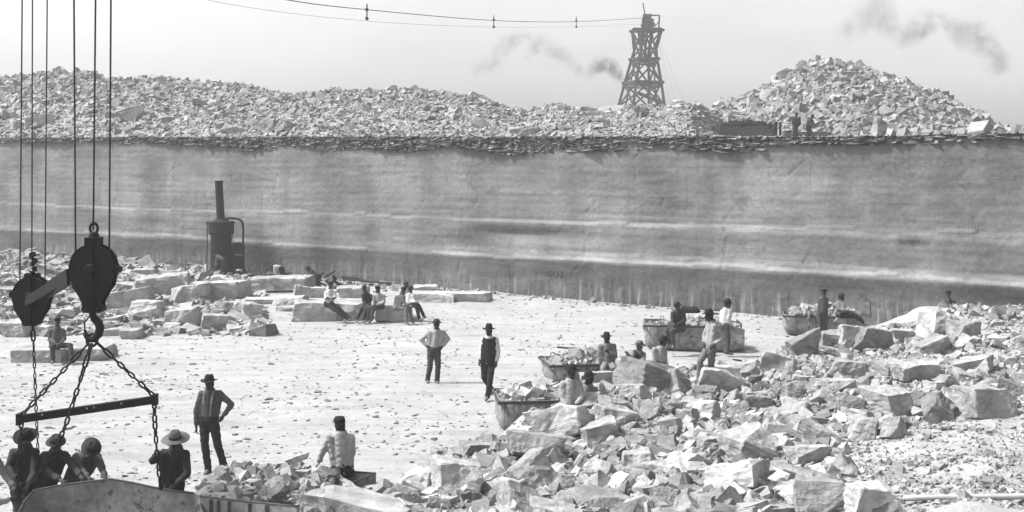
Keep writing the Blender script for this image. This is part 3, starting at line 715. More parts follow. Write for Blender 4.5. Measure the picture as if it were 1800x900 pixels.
# blocks on the floor, left and centre
FLOOR_HERO = [
    (552, 565, 74, 38, 1.5, 0, 0, 0, 2, 'long squared block the man with folded arms leans on'),
    (610, 563, 60, 34, 1.4, -4, 0, 0, 2, 'squared block behind the outstretched legs'),
    (688, 566, 66, 32, 1.3, 4, 0, 0, 2, 'squared block with seated men at both its ends'),
    (622, 524, 52, 20, 1.2, 0, 0, 0, 2, 'pale block behind the leaning man'),
    (758, 531, 78, 19, 1.4, -6, 0, 0, 2, 'long low block right of the seated group'),
    (822, 530, 72, 17, 1.3, -6, 0, 0, 2, 'longest low block at the right end of the row'),
    (746, 514, 40, 13, 1.0, 0, 0, 0, 3, 'small pale block on top behind the hatted seated man'),
    (492, 515, 96, 30, 1.5, -3, 0, 0, 1, 'large squared block nearest the boiler'),
    (460, 535, 60, 12, 1.2, 0, 0, 0, 3, 'low slab in front of the large squared block'),
    (506, 536, 52, 15, 1.3, 6, 0, 0, 3, 'flat slab left of the leaning man'),
    (528, 528, 26, 24, .6, 20, 0, 12, 3, 'pointed stone standing behind the flat slab'),
    (552, 523, 34, 18, .8, 0, 0, 0, 4, 'rounded pale stone right of the pointed one'),
    (382, 528, 84, 34, 1.6, -4, 0, -3, 2, 'long pale slab resting below the boiler'),
    (330, 534, 62, 34, 1.3, -10, 4, -8, 3, 'tilted slab with a dark gap underneath'),
    (278, 522, 86, 36, 1.8, 10, 0, -6, 3, 'largest white boulder of the left group'),
    (222, 542, 74, 34, 1.5, 8, 4, -6, 4, 'broad grey boulder at the left of the group'),
    (252, 562, 50, 32, 1.0, -4, 0, 0, 4, 'rounded block in front of the broad grey boulder'),
    (290, 558, 32, 18, .8, 4, 0, 0, 3, 'small squared block wedged between two larger ones'),
    (318, 578, 52, 36, 1.0, -8, 4, -8, 3, 'slanting block with a bright top'),
    (372, 580, 42, 28, .9, 20, 0, 6, 4, 'pyramid-like stone right of the slanting block'),
    (302, 580, 26, 14, .6, 0, 0, 0, 4, 'low stone against the slanting block'),
    (278, 574, 20, 13, .5, 10, 0, 0, 4, 'small stone left of the slanting block'),
    (403, 546, 26, 16, .7, 0, 0, 0, 3, 'small squared stone right of the pale slab'),
    (440, 558, 30, 26, .7, 14, 0, 0, 3, 'upright stone right of the pyramid-like one'),
    (424, 548, 26, 18, .7, -10, 0, 0, 4, 'grey stone between the squared stone and the upright one'),
    (382, 496, 24, 12, .8, 0, 0, 0, 5, 'white rounded stone in front of the boiler'),
    (248, 486, 40, 14, 1.2, 0, 0, 0, 4, 'pale stone at the wall behind the big pulley'),
    (150, 634, 70, 30, 1.2, -2, 0, 0, 3, 'squared block right of the seated man near the chains'),
    (60, 637, 84, 28, 1.3, -4, 0, 0, 2, 'squared block that the lone man at the left sits on'),
    (22, 592, 44, 32, 1.2, 4, 0, 0, 2, 'squared block at the left edge of the photo'),
    (72, 588, 24, 16, .7, 0, 0, 0, 4, 'small block behind the lone seated man'),
    (226, 596, 34, 18, .8, 0, 0, 0, 3, 'flat pale stone on open floor below the broad grey boulder'),
    (112, 508, 34, 16, 1.0, 4, 0, 0, 4, 'pale stone behind the connecting arm'),
    (212, 508, 44, 12, 1.1, 0, 0, 0, 4, 'flat stone right of the big pulley'),
    (190, 572, 22, 8, .6, 0, 0, 0, 3, 'thin slab lying on the floor near the hook'),
    (20, 505, 30, 14, 1, 0, 0, 0, 4, 'stone at the far left edge beside the small pulley'),
    (28, 546, 40, 16, 1, 10, 0, 0, 4, 'stone directly left of the small pulley'),
    (112, 556, 30, 14, .8, 14, 0, -10, 4, 'tilted stone just right of the small pulley'),
    (500, 547, 30, 10, .8, 0, 0, 0, 4, 'low stone in front of the flat slab'),
    (447, 546, 20, 9, .6, 0, 0, 0, 4, 'small low stone left of the flat slab'),
]
for i, b in enumerate(FLOOR_HERO): put_block(b[0], b[1], b[2], b[3] * 1.06, b[4] * .9, b[5] + [-7, 5, 0, 9, -4][i % 5] * (i > 5), *b[6:], seed=4000 + i, jit=0.09, cd=(0.70, 0.95), mat='fresh')
# big pale boulder in front of the filled skip
put_block(640, 925, 165, 62, 1.0, -14, 8, 6, 8, 'broad low boulder cut by the bottom edge in front of the filled skip', 'boulder', 777)
put_block(556, 925, 60, 46, .6, 20, 10, 0, 6, 'smaller boulder between the filled skip and the broad low one', 'boulder', 778)

def zone_label(px, py):
    if px > 1560 and py > 690: return 'stone scattered on the fine gravel at the lower right', 'stones on the lower right gravel'
    if px > 1380 and py < 700: return 'stone lying among others in the far right bank', 'stones in the far right bank'
    if px > 1330: return 'broken block lying in the right bank above the bottom edge', 'stones in the near right bank'
    if py < 730: return 'broken stone on the crest of the bank below the resting men', 'stones on the crest of the bank'
    if px < 960: return 'broken stone in the left end of the rubble bank', 'stones in the left end of the bank'
    return 'broken stone in the middle of the rubble bank', 'stones in the middle of the bank'
USED = set()
def short(lb):
    w = lb.split()[:7]
    while w[-1] in ('the', 'of', 'on', 'in', 'at', 'a', 'with', 'near', 'to', 'beside', 'below', 'above', 'between', 'under', 'by', 'cut', 'end', 'bottom', 'right', 'left', 'that', 'standing', 'leaning', 'lying', 'shaded', 'seen', 'lower', 'middle', 'just', 'behind', 'among', 'bright', 'dark', 'pale', 'small', 'low', 'black', 'over', 'and', 'front', 'large', 'far', 'man'): w = w[:-1]
    return 'the ' + ' '.join(w)
def near_label(px, py, w, flat, heroes, noun='stone'):
    size = 'small' if w < .28 else ('middling' if w < .45 else 'sizeable'); shape = 'flat' if flat < .86 else ('angular' if flat < .98 else 'blocky')
    for hx, hy, lb in sorted(heroes, key=lambda h: math.hypot(h[0] - px, (h[1] - py) * 1.4)):
        dx, dy = px - hx, py - hy
        if abs(dx) > 1.4 * abs(dy): d = 'right of' if dx > 0 else 'left of'
        elif abs(dy) > 1.4 * abs(dx): d = 'below' if dy > 0 else 'above'
        else: d = ('below and ' if dy > 0 else 'above and ') + ('right of' if dx > 0 else 'left of')
        t = '%s %s %s %s %s' % (size, shape, noun, d, short(lb))
        if t not in USED and len(t.split()) <= 16: USED.add(t); return t
rnd = random.Random(11); placed = [(b[0], b[1] - b[3] / 2, max(b[2], b[3]) / 2) for b in BANK_HERO]
cnt = 0; tries = 0
BANKV = [(b[0], b[1]) for b in BANK]
while cnt < 158 and tries < 9000:
    tries += 1
    px = rnd.uniform(720, 1800); py = rnd.uniform(560, 899)
    if not in_poly(np.array([px]), np.array([py]), BANK)[0]: continue
    if in_poly(np.array([px]), np.array([py]), EARTH)[0]: continue
    P = hit(px, py); p = F / P.y
    w = rnd.choice([0.24, 0.3, 0.34, 0.4, 0.48, 0.58]) * rnd.uniform(.85, 1.15); rp = w * p / 2
    if any(math.hypot(px - a, (py - b)) < (c + rp) * 0.62 for a, b, c in placed): continue
    placed.append((px, py, rp)); cnt += 1
    lb, gr = zone_label(px, py)
    o = link_mesh('limestone_block', rnd.choice(PROTO)); o.location = P + Vector((0, 0, w * .12)); s = w
    fz = rnd.uniform(.75, 1.1); lb = near_label(px, py, w, fz, [(b[0], b[1] - b[3] / 2, b[9]) for b in BANK_HERO]) or lb
    o.scale = (s, s * rnd.uniform(.7, 1.1), s * fz); o.rotation_euler = (rnd.gauss(0, .45), rnd.gauss(0, .45), rnd.uniform(0, 6.28))
    tag(o, lb, 'boulder', gr)

# larger blocks on the spoil heaps
TOP_HERO = [(1033, 203, 22, 13, 'lone squared block standing on the low skyline left of the tower'),
            (745, 212, 24, 8, 'dark tilted slab near the middle of the spoil ridge'), (230, 212, 34, 20, 'large pale slab high on the left spoil ridge'),
            (66, 224, 34, 16, 'long dark-edged slab on the left spoil ridge'), (935, 236, 30, 8, 'dark-edged slab near the rim left of the tower'),
            (905, 238, 22, 12, 'white rounded block near the rim'), (470, 230, 22, 18, 'upright pale slab low on the spoil ridge'),
            (500, 232, 30, 14, 'broad block beside the upright pale slab'), (412, 236, 34, 12, 'tilted slab with a dark end at the foot of the ridge'),
            (350, 188, 22, 10, 'dark tilted slab high on the ridge'), (1512, 205, 30, 18, 'squared block on the face of the conical heap'),
            (1402, 172, 28, 10, 'flat slab high on the left flank of the conical heap'), (1550, 240, 20, 26, 'pair of upright slabs at the foot of the conical heap'),
            (1638, 236, 24, 12, 'low block at the right foot of the conical heap'), (1718, 232, 20, 10, 'dark block at the tip of the conical heap'),
            (1130, 205, 20, 12, 'pale block just below the foot of the tower'), (1480, 150, 20, 10, 'pale block near the top of the conical heap'),
            (100, 134, 12, 14, 'small upright stone on the highest point of the left ridge')]
for i, (px, py, w, h, lb) in enumerate(TOP_HERO):
    P = hit_top(px, py)
    if P is None: P = at(px, py, 80)
    put_block(px, py, w * 1.15, h * 1.15, w / (F / P.y) * .7, rnd.uniform(-30, 30), rnd.uniform(-5, 20), rnd.uniform(-14, 14), 4, lb, 'boulder', 5000 + i, 'spoil_block', None, 'limestone_block', P)
cnt = 0
while cnt < 24:
    px = rnd.uniform(0, 1720); py = rnd.uniform(130, 240); P = hit_top(px, py)
    if P is None or (1250 < px < 1480 and py > 185) or hit_top(px, py - 14) is None: continue
    cnt += 1; w = rnd.uniform(.5, 1.05)
    o = link_mesh('limestone_block', rnd.choice(PROTO_F)); o.location = P; fz = rnd.uniform(.7, 1.1); o.scale = (w, w, w * fz); o.rotation_euler = (rnd.gauss(.1, .35), rnd.gauss(0, .35), rnd.uniform(0, 6.28))
    nl = near_label(px, py, w * .5, fz, [(t[0], t[1] - t[3] / 2, t[4]) for t in TOP_HERO], 'weathered block')
    if px > 1290: tag(o, nl or 'weathered block among others on the conical heap', 'boulder', 'blocks on the conical heap')
    else: tag(o, nl or 'weathered block among others on the long spoil ridge', 'boulder', 'blocks on the spoil ridge')

# ------------------------------------------------------------------ skips (riveted steel tubs, one end open)
def tub_bm(L, Wd, H, Rb=0.34, open_end=True):
    """origin at bottom centre; long axis x; closed end at -x, open scoop end at +x"""
    cr = Rb + 0.04; path = []      # (x, y, nx, ny) footprint from near right corner round the closed end to the far right corner
    x0, x1, y0, y1 = -L / 2, L / 2, -Wd / 2, Wd / 2
    for k in range(15): path.append((x1 - (x1 - x0 - cr) * k / 14, y0, 0, -1))
    for k in range(1, 5):
        a = math.pi * 1.5 - k * math.pi / 2 / 5; path.append((x0 + cr + cr * math.cos(a), y0 + cr + cr * math.sin(a), math.cos(a), math.sin(a)))
    for k in range(6): path.append((x0, y0 + cr + (Wd - 2 * cr) * k / 5, -1, 0))
    for k in range(1, 5):
        a = math.pi - k * math.pi / 2 / 5; path.append((x0 + cr + cr * math.cos(a), y1 - cr + cr * math.sin(a), math.cos(a), math.sin(a)))
    for k in range(15): path.append((x0 + cr + (x1 - x0 - cr) * k / 14, y1, 0, 1))
    zs = [(H, 0.0), (H * .72, 0.0), (Rb, 0.0)] + [(Rb - Rb * math.sin(a), Rb - Rb * math.cos(a)) for a in [math.pi / 2 * k / 7 for k in range(1, 8)]]
    bm = bmesh.new(); rings = []; rnd2 = random.Random(5)
    for z, ins in zs:
        ring = []
        for (x, y, nx, ny) in path:
            f = 1.0
            zz = z
            if open_end and x > x1 - 0.55: zz = z + (0.12 * ((x - x1 + 0.55) / 0.55) ** 2 if z < Rb else -0.10 * ((x - x1 + 0.55) / 0.55) ** 2 * (z / H))
            jx = rnd2.uniform(-.008, .008)
            ring.append(bm.verts.new(Vector((x - nx * ins + nx * jx, y - ny * ins + ny * jx, zz))))
        rings.append(ring)
    n = len(path)
    for a, b in zip(rings, rings[1:]):
        for k in range(n - 1): bm.faces.new((a[k], a[k + 1], b[k + 1], b[k]))
    last = rings[-1]
    for k in range((n - 1) // 2):
        i, j = k, n - 1 - k
        if j - 1 > i + 1: bm.faces.new((last[i], last[i + 1], last[j - 1], last[j]))
        elif j - 1 == i + 1: bm.faces.new((last[i], last[i + 1], last[j]))
    if not open_end:
        f = [r[0] for r in rings]; b = [r[-1] for r in rings]
        for k in range(len(rings) - 1): bm.faces.new((f[k], f[k + 1], b[k + 1], b[k]))
    bmesh.ops.recalc_face_normals(bm, faces=bm.faces)
    r = bmesh.ops.solidify(bm, geom=bm.faces[:], thickness=0.018)
    for v in bm.verts: v.co = Vector((max(-L / 2 - .03, min(L / 2 + .03, v.co.x)), max(-Wd / 2 - .03, min(Wd / 2 + .03, v.co.y)), max(-.02, min(H + .03, v.co.z))))
    return bm

def make_skip(loc, L, Wd, H, rz, label, open_end=True, Rb=0.34, flip=False, group='steel stone skips', tilt=(0, 0)):
    root = empty('stone_skip', loc, label, 'skip', group, rz); root.rotation_euler = (tilt[0], tilt[1], rz)
    s = -1 if flip else 1
    o = obj('tub', tub_bm(L, Wd, H, Rb, open_end), M['steel'], root, smooth=False)
    if flip: o.rotation_euler = (0, 0, math.pi)
    # rim bar
    bm = bmesh.new(); x0, x1, y0, y1 = -L / 2 - .02, L / 2 - .5, -Wd / 2 - .02, Wd / 2 + .02
    for a, b in (((x1, y0), (x0, y0)), ((x0, y0), (x0, y1)), ((x0, y1), (x1, y1))):
        add_beam(bm, (a[0] * s, a[1], H - .035), (b[0] * s, b[1], H - .035), 0.03, 0.06)
    obj('rim_bar', bm, M['steel_dark'], root)
    # riveted straps over the sides
    for xs in (-L * .17, L * .12):
        bm = bmesh.new()
        for sy in (-1, 1):
            pts = [(xs, sy * (Wd / 2 + .012), H - .08), (xs, sy * (Wd / 2 + .012), Rb)] + [(xs, sy * (Wd / 2 - Rb + (Rb + .012) * math.cos(a)), Rb - (Rb + .004) * math.sin(a)) for a in [math.pi / 2 * k / 5 for k in range(1, 5)]]
            for a, b in zip(pts, pts[1:]): add_beam(bm, (a[0] * s, a[1], a[2]), (b[0] * s, b[1], b[2]), 0.012 if False else 0.07, 0.016, up=(0, sy, .3))
        obj('strap', bm, M['steel'], root)
    bm = bmesh.new()
    for xs in (-L * .17 - .055, -L * .17 + .055, L * .12 - .055, L * .12 + .055, -L / 2 + .10):
        for k in range(9):
            for sy in (-1, 1):
                add_lathe(bm, [(.013, 0), (.010, .009), (.001, .012)], (xs * s, sy * (Wd / 2 + .01), Rb + (H - .1 - Rb) * k / 8), 6, (0, sy, 0))
    for k in range(10):
        add_lathe(bm, [(.013, 0), (.010, .009), (.001, .012)], (s * (-L / 2 - .01), -Wd / 2 + .15 + (Wd - .3) * k / 9, H - .12), 6, (-s, 0, 0))
    tag(obj('rivets', bm, M['steel_dark'], root), kind='stuff')
    # lifting rings
    for xs in (-L * .32, L * .25):
        for sy in (-1, 1):
            bm = bmesh.new(); c = Vector((xs * s, sy * (Wd / 2 + .03), H + .03))
            add_tube(bm, [c + Vector((.06 * math.cos(t), 0, .06 * math.sin(t))) for t in [2 * math.pi * k / 12 for k in range(13)]], .012, 6, cap=False)
            obj('lifting_ring', bm, M['steel_dark'], root, smooth=True)
    return root

def heap_in(root_loc, rz, L, Wd, H, top, n, label, s0=0.09, seed=1, name='skip_load', ox=0.0):
    g_ = np.random.default_rng(seed); x = g_.uniform(-L / 2 + .1, L / 2 - .1, n); y = g_.uniform(-Wd / 2 + .1, Wd / 2 - .1, n)
    d = np.maximum(np.abs(x - ox) / (L / 2), np.abs(y) / (Wd / 2)); z = H - 0.10 + top * np.clip(1 - d, 0, 1) ** 0.7 * (0.8 + 0.3 * np.sin(x * 3 + 1) * np.sin(y * 4)) + g_.uniform(-.10, .0, n)
    c, s = math.cos(rz), math.sin(rz)
    P = np.stack([root_loc[0] + c * x - s * y, root_loc[1] + s * x + c * y, root_loc[2] + z], -1)
    S = np.exp(g_.normal(math.log(s0), 0.5, n)).clip(.03, .4)
    scatter(name, P, S, M['rubble'], LIBS, label=label, cat='stone load', group='stone heaped in the skips')

# skip with rounded left end, half buried in the bank
P = at(870, 772, F * EYE / 472); make_skip(Vector((P.x + 1.42, P.y + .95, 0)), 2.8, 1.5, .78, R(6), 'small riveted skip with its rounded end sticking out of the bank', group=None)
heap_in((P.x + 1.42, P.y + .95, 0), R(6), 2.8, 1.5, .74, .28, 700, 'broken stone filling the small riveted skip', .11, 2)
# skip behind the resting men
P = at(958, 684, F * EYE / 384); make_skip(Vector((P.x + 1.05, P.y + .9, 0)), 2.1, 1.5, .62, R(10), 'scratched skip behind the two men standing in the rubble', group=None)
heap_in((P.x + 1.05, P.y + .9, 0), R(10), 2.1, 1.5, .58, .42, 900, 'pale rubble heaped in the scratched skip', .08, 3)
# skip under the seated man
S3Y = 37.4; make_skip(Vector(((1220 - CX) / F * S3Y, S3Y + .1, 0)), 3.05, 1.55, .84, R(-7), 'long skip with the man in a soft hat sitting on its near side', group=None)
heap_in(((1220 - CX) / F * S3Y, S3Y + .1, 0), R(-7), 3.0, 1.5, .78, .34, 1100, 'pale rubble filling the long skip under the seated man', .07, 4, ox=.1)
# rear skip
S4Y = 41.2; make_skip(Vector(((1450 - CX) / F * S4Y, S4Y - .4, 0.0)), 3.0, 1.45, .72, R(-10), 'rear skip close to the wall with white stone showing over its rim', group=None)
heap_in(((1440 - CX) / F * S4Y, S4Y - .4, 0.0), R(-10), 2.3, 1.4, .68, .45, 500, 'white stone piled in the rear skip', .14, 5)

# near filled skip and the plate in the foreground
def custom_tub(name, near, far, label, mat='steel', zb=0.0, group=None):
    """near / far: rims as lists of points; walls drop to zb with a rounded foot"""
    c = sum((Vector(p) for p in near + far), Vector()) / len(near + far); c.z = 0
    root = empty('stone_skip', c, label, 'skip', group)
    def wall_sheet(nm, rim, toward):
        bm = bmesh.new(); cols = []
        dense = []
        for a, b in zip(rim, rim[1:]):
            a, b = Vector(a), Vector(b); k = max(2, int((b - a).length / .18))
            dense += [a.lerp(b, i / k) for i in range(k)]
        dense.append(Vector(rim[-1]))
        for p in dense:
            col = [p.copy()]
            for f, ins in ((.75, 0), (.5, 0.0), (.36, .02), (.22, .08), (.1, .2), (.03, .36), (0, .5)):
                d = (toward - p); d.z = 0; d = d.normalized() if d.length > 1e-6 else Vector((0, 0, 0))
                q = p + d * ins; q.z = zb + (p.z - zb) * f; col.append(q)
            cols.append([bm.verts.new(q) for q in col])
        for a, b in zip(cols, cols[1:]):
            for k in range(len(a) - 1): bm.faces.new((a[k], b[k], b[k + 1], a[k + 1]))
        bmesh.ops.recalc_face_normals(bm, faces=bm.faces); bmesh.ops.solidify(bm, geom=bm.faces[:], thickness=0.010)
        obj(nm, bm, M[mat], root, off=c)
        bm = bmesh.new(); add_tube(bm, dense, .016, 6); obj('rim_bar', bm, M['steel_dark'], root, off=c, smooth=True)
        return dense
    cc = c.copy()
    loop = [Vector(p) for p in near] + [Vector(p) for p in far]
    wall_sheet('near_plate', near, cc); d2 = wall_sheet('far_plate', far, cc)
    wall_sheet('end_plate', [near[-1], far[0]], cc); wall_sheet('end_plate', [far[-1], near[0]], cc)
    bm = bmesh.new(); bm.faces.new([bm.verts.new(Vector((p.x + (cc.x - p.x) * .12, p.y + (cc.y - p.y) * .12, zb + .01))) for p in loop]); obj('bottom_plate', bm, M[mat], root, off=c)
    return root, c

fp = [at(348, 868, 17.3), at(300, 862, 17.35), at(262, 855, 17.4), at(230, 848, 17.42), at(195, 842, 17.45), at(150, 847, 17.45), at(100, 854, 17.45), at(60, 862, 17.4), at(44, 880, 17.1), at(28, 910, 16.6)]
np_ = [Vector((-7.0, 15.3, .60)), Vector((-6.0, 15.0, .62)), Vector((-5.2, 14.9, .62)), Vector((-4.2, 15.0, .62)), Vector((-3.85, 15.4, .66))]
root5, c5 = custom_tub('stone_skip', np_, fp, 'big scoop of plate steel in the foreground with four men leaning over its rim')
# rivet rows and seams on the big plate
bm = bmesh.new()
for px0 in (268, 248, 345):
    for k in range(10):
        P = at(px0 + k * .4, 866 + k * 8, 17.34 + (0.05 if px0 < 300 else -.03)); P.y -= 0.03
        add_lathe(bm, [(.012, 0), (.009, .008), (.001, .011)], P, 6, (0, -1, .1))
tag(obj('rivets', bm, M['steel_dark'], root5, off=c5), kind='stuff')

nr = [at(352, 872, 16.95), at(410, 879, 16.8), at(470, 885, 16.6), at(522, 890, 16.45)]
fr = [at(660, 832, 18.5), at(618, 829, 18.8), at(520, 818, 18.9), at(430, 822, 18.9), at(360, 852, 18.5)]
root6, c6 = custom_tub('stone_skip', nr, fr, 'skip heaped with small rubble that the man in the cap sits on')
for px0 in (372, 385, 404, 440, 470):
    bm = bmesh.new(); a = at(px0, 875 + (px0 - 352) * .1, 16.93 - (px0 - 352) * .0028); b = a.copy(); b.z -= .75; a.y -= .03; b.y -= .03
    add_beam(bm, a, b, .05, .02, up=(0, -1, 0)); obj('strap', bm, M['steel_dark'], root6, off=c6)
def near_heap():
    g_ = np.random.default_rng(21); n = 3600
    a = g_.uniform(0, 1, n); b = g_.uniform(0, 1, n)
    pl, pr = at(352, 868, 17.1), at(640, 862, 17.3); ql, qr = at(370, 845, 18.5), at(640, 840, 18.6)
    a = a * .82; X = (pl.x * (1 - a) + pr.x * a) * (1 - b) + (ql.x * (1 - a) + qr.x * a) * b; Y = (17.0 - .35 * a) * (1 - b) + (18.55) * b
    rim = 0.9
    z = rim - .02 + 0.30 * np.sin(np.pi * a.clip(0, 1)) ** .8 * np.sin(np.pi * (b * .8 + .15)) + 0.06 * np.sin(a * 14) * np.sin(b * 9) - 0.04 * a
    P = np.stack([X, Y, z - g_.uniform(0, .1, n)], -1); S = np.exp(g_.normal(math.log(.065), .5, n)).clip(.025, .24)
    scatter('skip_load', P, S, M['rubble'], LIBS, label='small broken stone heaped high in the near skip beside the man in the cap', cat='stone load', group='stone heaped in the skips')
near_heap()
for i, (px, py, w, h, lb) in enumerate(((500, 848, 52, 26, 'largest slab lying on the heap in the near skip'), (470, 828, 34, 18, 'pale slab near the top of the heap in the near skip'),
 (455, 848, 18, 18, 'small pale cube on the left of the near skip heap'), (520, 815, 30, 16, 'dark slab at the top of the near skip heap'))):
    put_block(px, py, w, h, .3, 20 * i - 30, 16, 10 - 7 * i, 3, lb, 'boulder', 6000 + i, P=at(px, py, 17.7))

# ------------------------------------------------------------------ hoisting gear in the foreground
def link_mesh_data(L=0.13, Wd=0.075, r=0.014):
    pts = []; hw = Wd / 2 - r; hl = L / 2 - Wd / 2
    for k in range(7): a = -math.pi / 2 + math.pi * k / 6; pts.append((hw * math.cos(a) if False else hw * math.sin(a + math.pi / 2) * 0 + hw * math.cos(a), 0, 0))
    pts = [Vector((hw * math.cos(math.pi * k / 6), 0, hl + hw * math.sin(math.pi * k / 6))) for k in range(7)] + [Vector((hw * math.cos(math.pi + math.pi * k / 6), 0, -hl + hw * math.sin(math.pi + math.pi * k / 6))) for k in range(7)]
    bm = bmesh.new(); seg = 6; rings = []; n = len(pts)
    for i, p in enumerate(pts):
        d = (pts[(i + 1) % n] - pts[i - 1]).normalized(); v = Vector((0, 1, 0)); u = d.cross(v)
        rings.append([bm.verts.new(p + (u * math.cos(2 * math.pi * k / seg) + v * math.sin(2 * math.pi * k / seg)) * r) for k in range(seg)])
    for i in range(n):
        a, b = rings[i], rings[(i + 1) % n]
        for k in range(seg): bm.faces.new((a[k], a[(k + 1) % seg], b[(k + 1) % seg], b[k]))
    bmesh.ops.recalc_face_normals(bm, faces=bm.faces)
    me = bpy.data.meshes.new('link'); bm.to_mesh(me); bm.free(); me.materials.append(M['iron'])
    me.polygons.foreach_set('use_smooth', [True] * len(me.polygons)); return me
LINK = link_mesh_data(); LINKS = link_mesh_data(0.105, 0.055, 0.010); LONG = link_mesh_data(.20, .085, .016)
def chain(pts, label, me=None, pitch=None, long_first=0, group='lifting chains', sag=0.0):
    me = me or LINK; pts = [Vector(p) for p in pts]
    if sag:
        a, b = pts[0], pts[-1]; pts = [a.lerp(b, t / 10) + Vector((0, 0, -sag * 4 * (t / 10) * (1 - t / 10))) for t in range(11)]
    root = empty('chain', pts[0], label, 'chain', None)
    segs = [(b - a).length for a, b in zip(pts, pts[1:])]; tot = sum(segs); s = 0.0; i = 0
    base = (0.13 - 2 * .014) if me is LINK else (0.105 - .02)
    while s < tot:
        cur = LONG if i < long_first else me; L = (0.20 - .03) if i < long_first else base
        c = s + L / 2; acc = 0
        for k, sl in enumerate(segs):
            if c <= acc + sl or k == len(segs) - 1: t = (c - acc) / sl; p = pts[k].lerp(pts[k + 1], t); d = (pts[k + 1] - pts[k]).normalized(); break
            acc += sl
        o = bpy.data.objects.new('link', cur); C.objects.link(o); o.parent = root; o.location = p - pts[0]
        q = d.to_track_quat('Z', 'Y').to_matrix() @ Matrix.Rotation(R(90) * (i % 2) + R(18 * math.sin(i * 1.7)), 3, 'Z'); o.rotation_euler = q.to_euler()
        s += L; i += 1
    return root
YB = 17.0
def cable(px0, py0, px1, py1, Y, r, label):
    a = at(px1, py1, Y); b = at(px0, py0, Y); d = (b - a); b2 = a + d * (26 - a.z) / d.z
    n = 24; root = bmesh.new(); add_tube(root, [a.lerp(b2, k / n) for k in range(n + 1)], r, 6); o = obj('hoist_cable', root, M['rope'], smooth=True)
    tag(o, label, 'cable', None); return o
cable(130, 0, 133, 455, YB, .013, 'left of the three dark cables running up from the big pulley')
cable(168, 0, 164, 405, YB, .013, 'middle cable running up from the eye of the big pulley')
cable(195, 0, 192, 455, YB, .013, 'right of the three dark cables running up from the big pulley')
cable(39, 0, 35, 492, 20, .012, 'leftmost cable running up from the small pulley')
cable(57, 0, 56, 452, 20, .011, 'middle cable above the twisted swivel of the small pulley')
cable(83, 0, 79, 492, 20, .011, 'right cable running up from the small pulley')

def pulley(px, py, Y, rpx, tail, label, ears, notch=False):
    p = F / Y; c = at(px, py, Y); r = rpx / p; root = empty('pulley_block', c, label, 'pulley')
    def cheek(y0, y1, k=1.0):
        poly = []
        for i in range(21):
            a = math.radians(-25 + i * 230 / 20); poly.append((r * k * math.cos(a), r * k * math.sin(a) * 1.12))
        w = r * 0.40
        poly += [(-r * .86 * k, -r * .75), (-r * .62 * k, -r * 1.1), (-w, -r * 1.5), (-w * .95, -r * tail), (w * .95, -r * tail), (w, -r * 1.5), (r * .62 * k, -r * 1.1), (r * .86 * k, -r * .75)]
        bm = bmesh.new(); add_prism(bm, poly, y0, y1); bmesh.ops.recalc_face_normals(bm, faces=bm.faces); return bm
    obj('cheek', cheek(-.13, -.095), M['iron'], root); obj('cheek', cheek(.095, .13), M['iron'], root)
    bm = bmesh.new(); add_lathe(bm, [(.02, -.085), (r * .93, -.085), (r * .97, -.06), (r * .84, 0), (r * .97, .06), (r * .93, .085), (.02, .085)], (0, 0, r * .05), 32, (0, 1, 0)); obj('sheave', bm, M['iron'], root, smooth=False)
    bm = bmesh.new(); add_beam(bm, (0, -.15, r * 1.25), (0, -.15, -r * tail), .075, .02, up=(0, -1, 0)); add_beam(bm, (0, .15, r * 1.25), (0, .15, -r * tail), .075, .02, up=(0, -1, 0)); obj('strap', bm, M['iron'], root)
    bm = bmesh.new(); add_lathe(bm, [(.0, -.20), (.06, -.20), (.075, -.16), (.075, .16), (.06, .20), (0, .20)], (0, 0, 0), 12, (0, 1, 0)); obj('axle', bm, M['iron'], root)
    for (ex, ez) in ears:
        bm = bmesh.new(); add_prism(bm, [(ex * r * .8, ez * r - .07), (ex * r * 1.18, ez * r - .035), (ex * r * 1.2, ez * r + .035), (ex * r * .8, ez * r + .09)], -.10, .10); bmesh.ops.recalc_face_normals(bm, faces=bm.faces); obj('lug', bm, M['iron'], root)
    bm = bmesh.new(); add_box(bm, (0, 0, -r * tail * .97), (r * .86, .30, r * .3)); bmesh.ops.bevel(bm, geom=bm.edges[:], offset=.02, segments=2, affect='EDGES'); obj('tail_block', bm, M['iron'], root)
    return root, c, r
rb, cb, rB = pulley(165, 472, YB, 39, 1.86, 'large black pulley block with a hook below it', [(1, -.05)])
bm = bmesh.new(); add_box(bm, (0, 0, rB * 1.22), (.19, .24, .12)); add_lathe(bm, [(.0, .0), (.075, .0), (.085, .03), (.06, .10), (.0, .12)], (0, 0, rB * 1.30), 12); obj('head_fitting', bm, M['iron'], rb)
bm = bmesh.new(); add_tube(bm, [Vector((.055 * math.cos(t), 0, rB * 1.30 + .16 + .075 * math.sin(t))) for t in [2 * math.pi * k / 14 for k in range(15)]], .02, 8, cap=False); obj('eye', bm, M['iron'], rb, smooth=True)
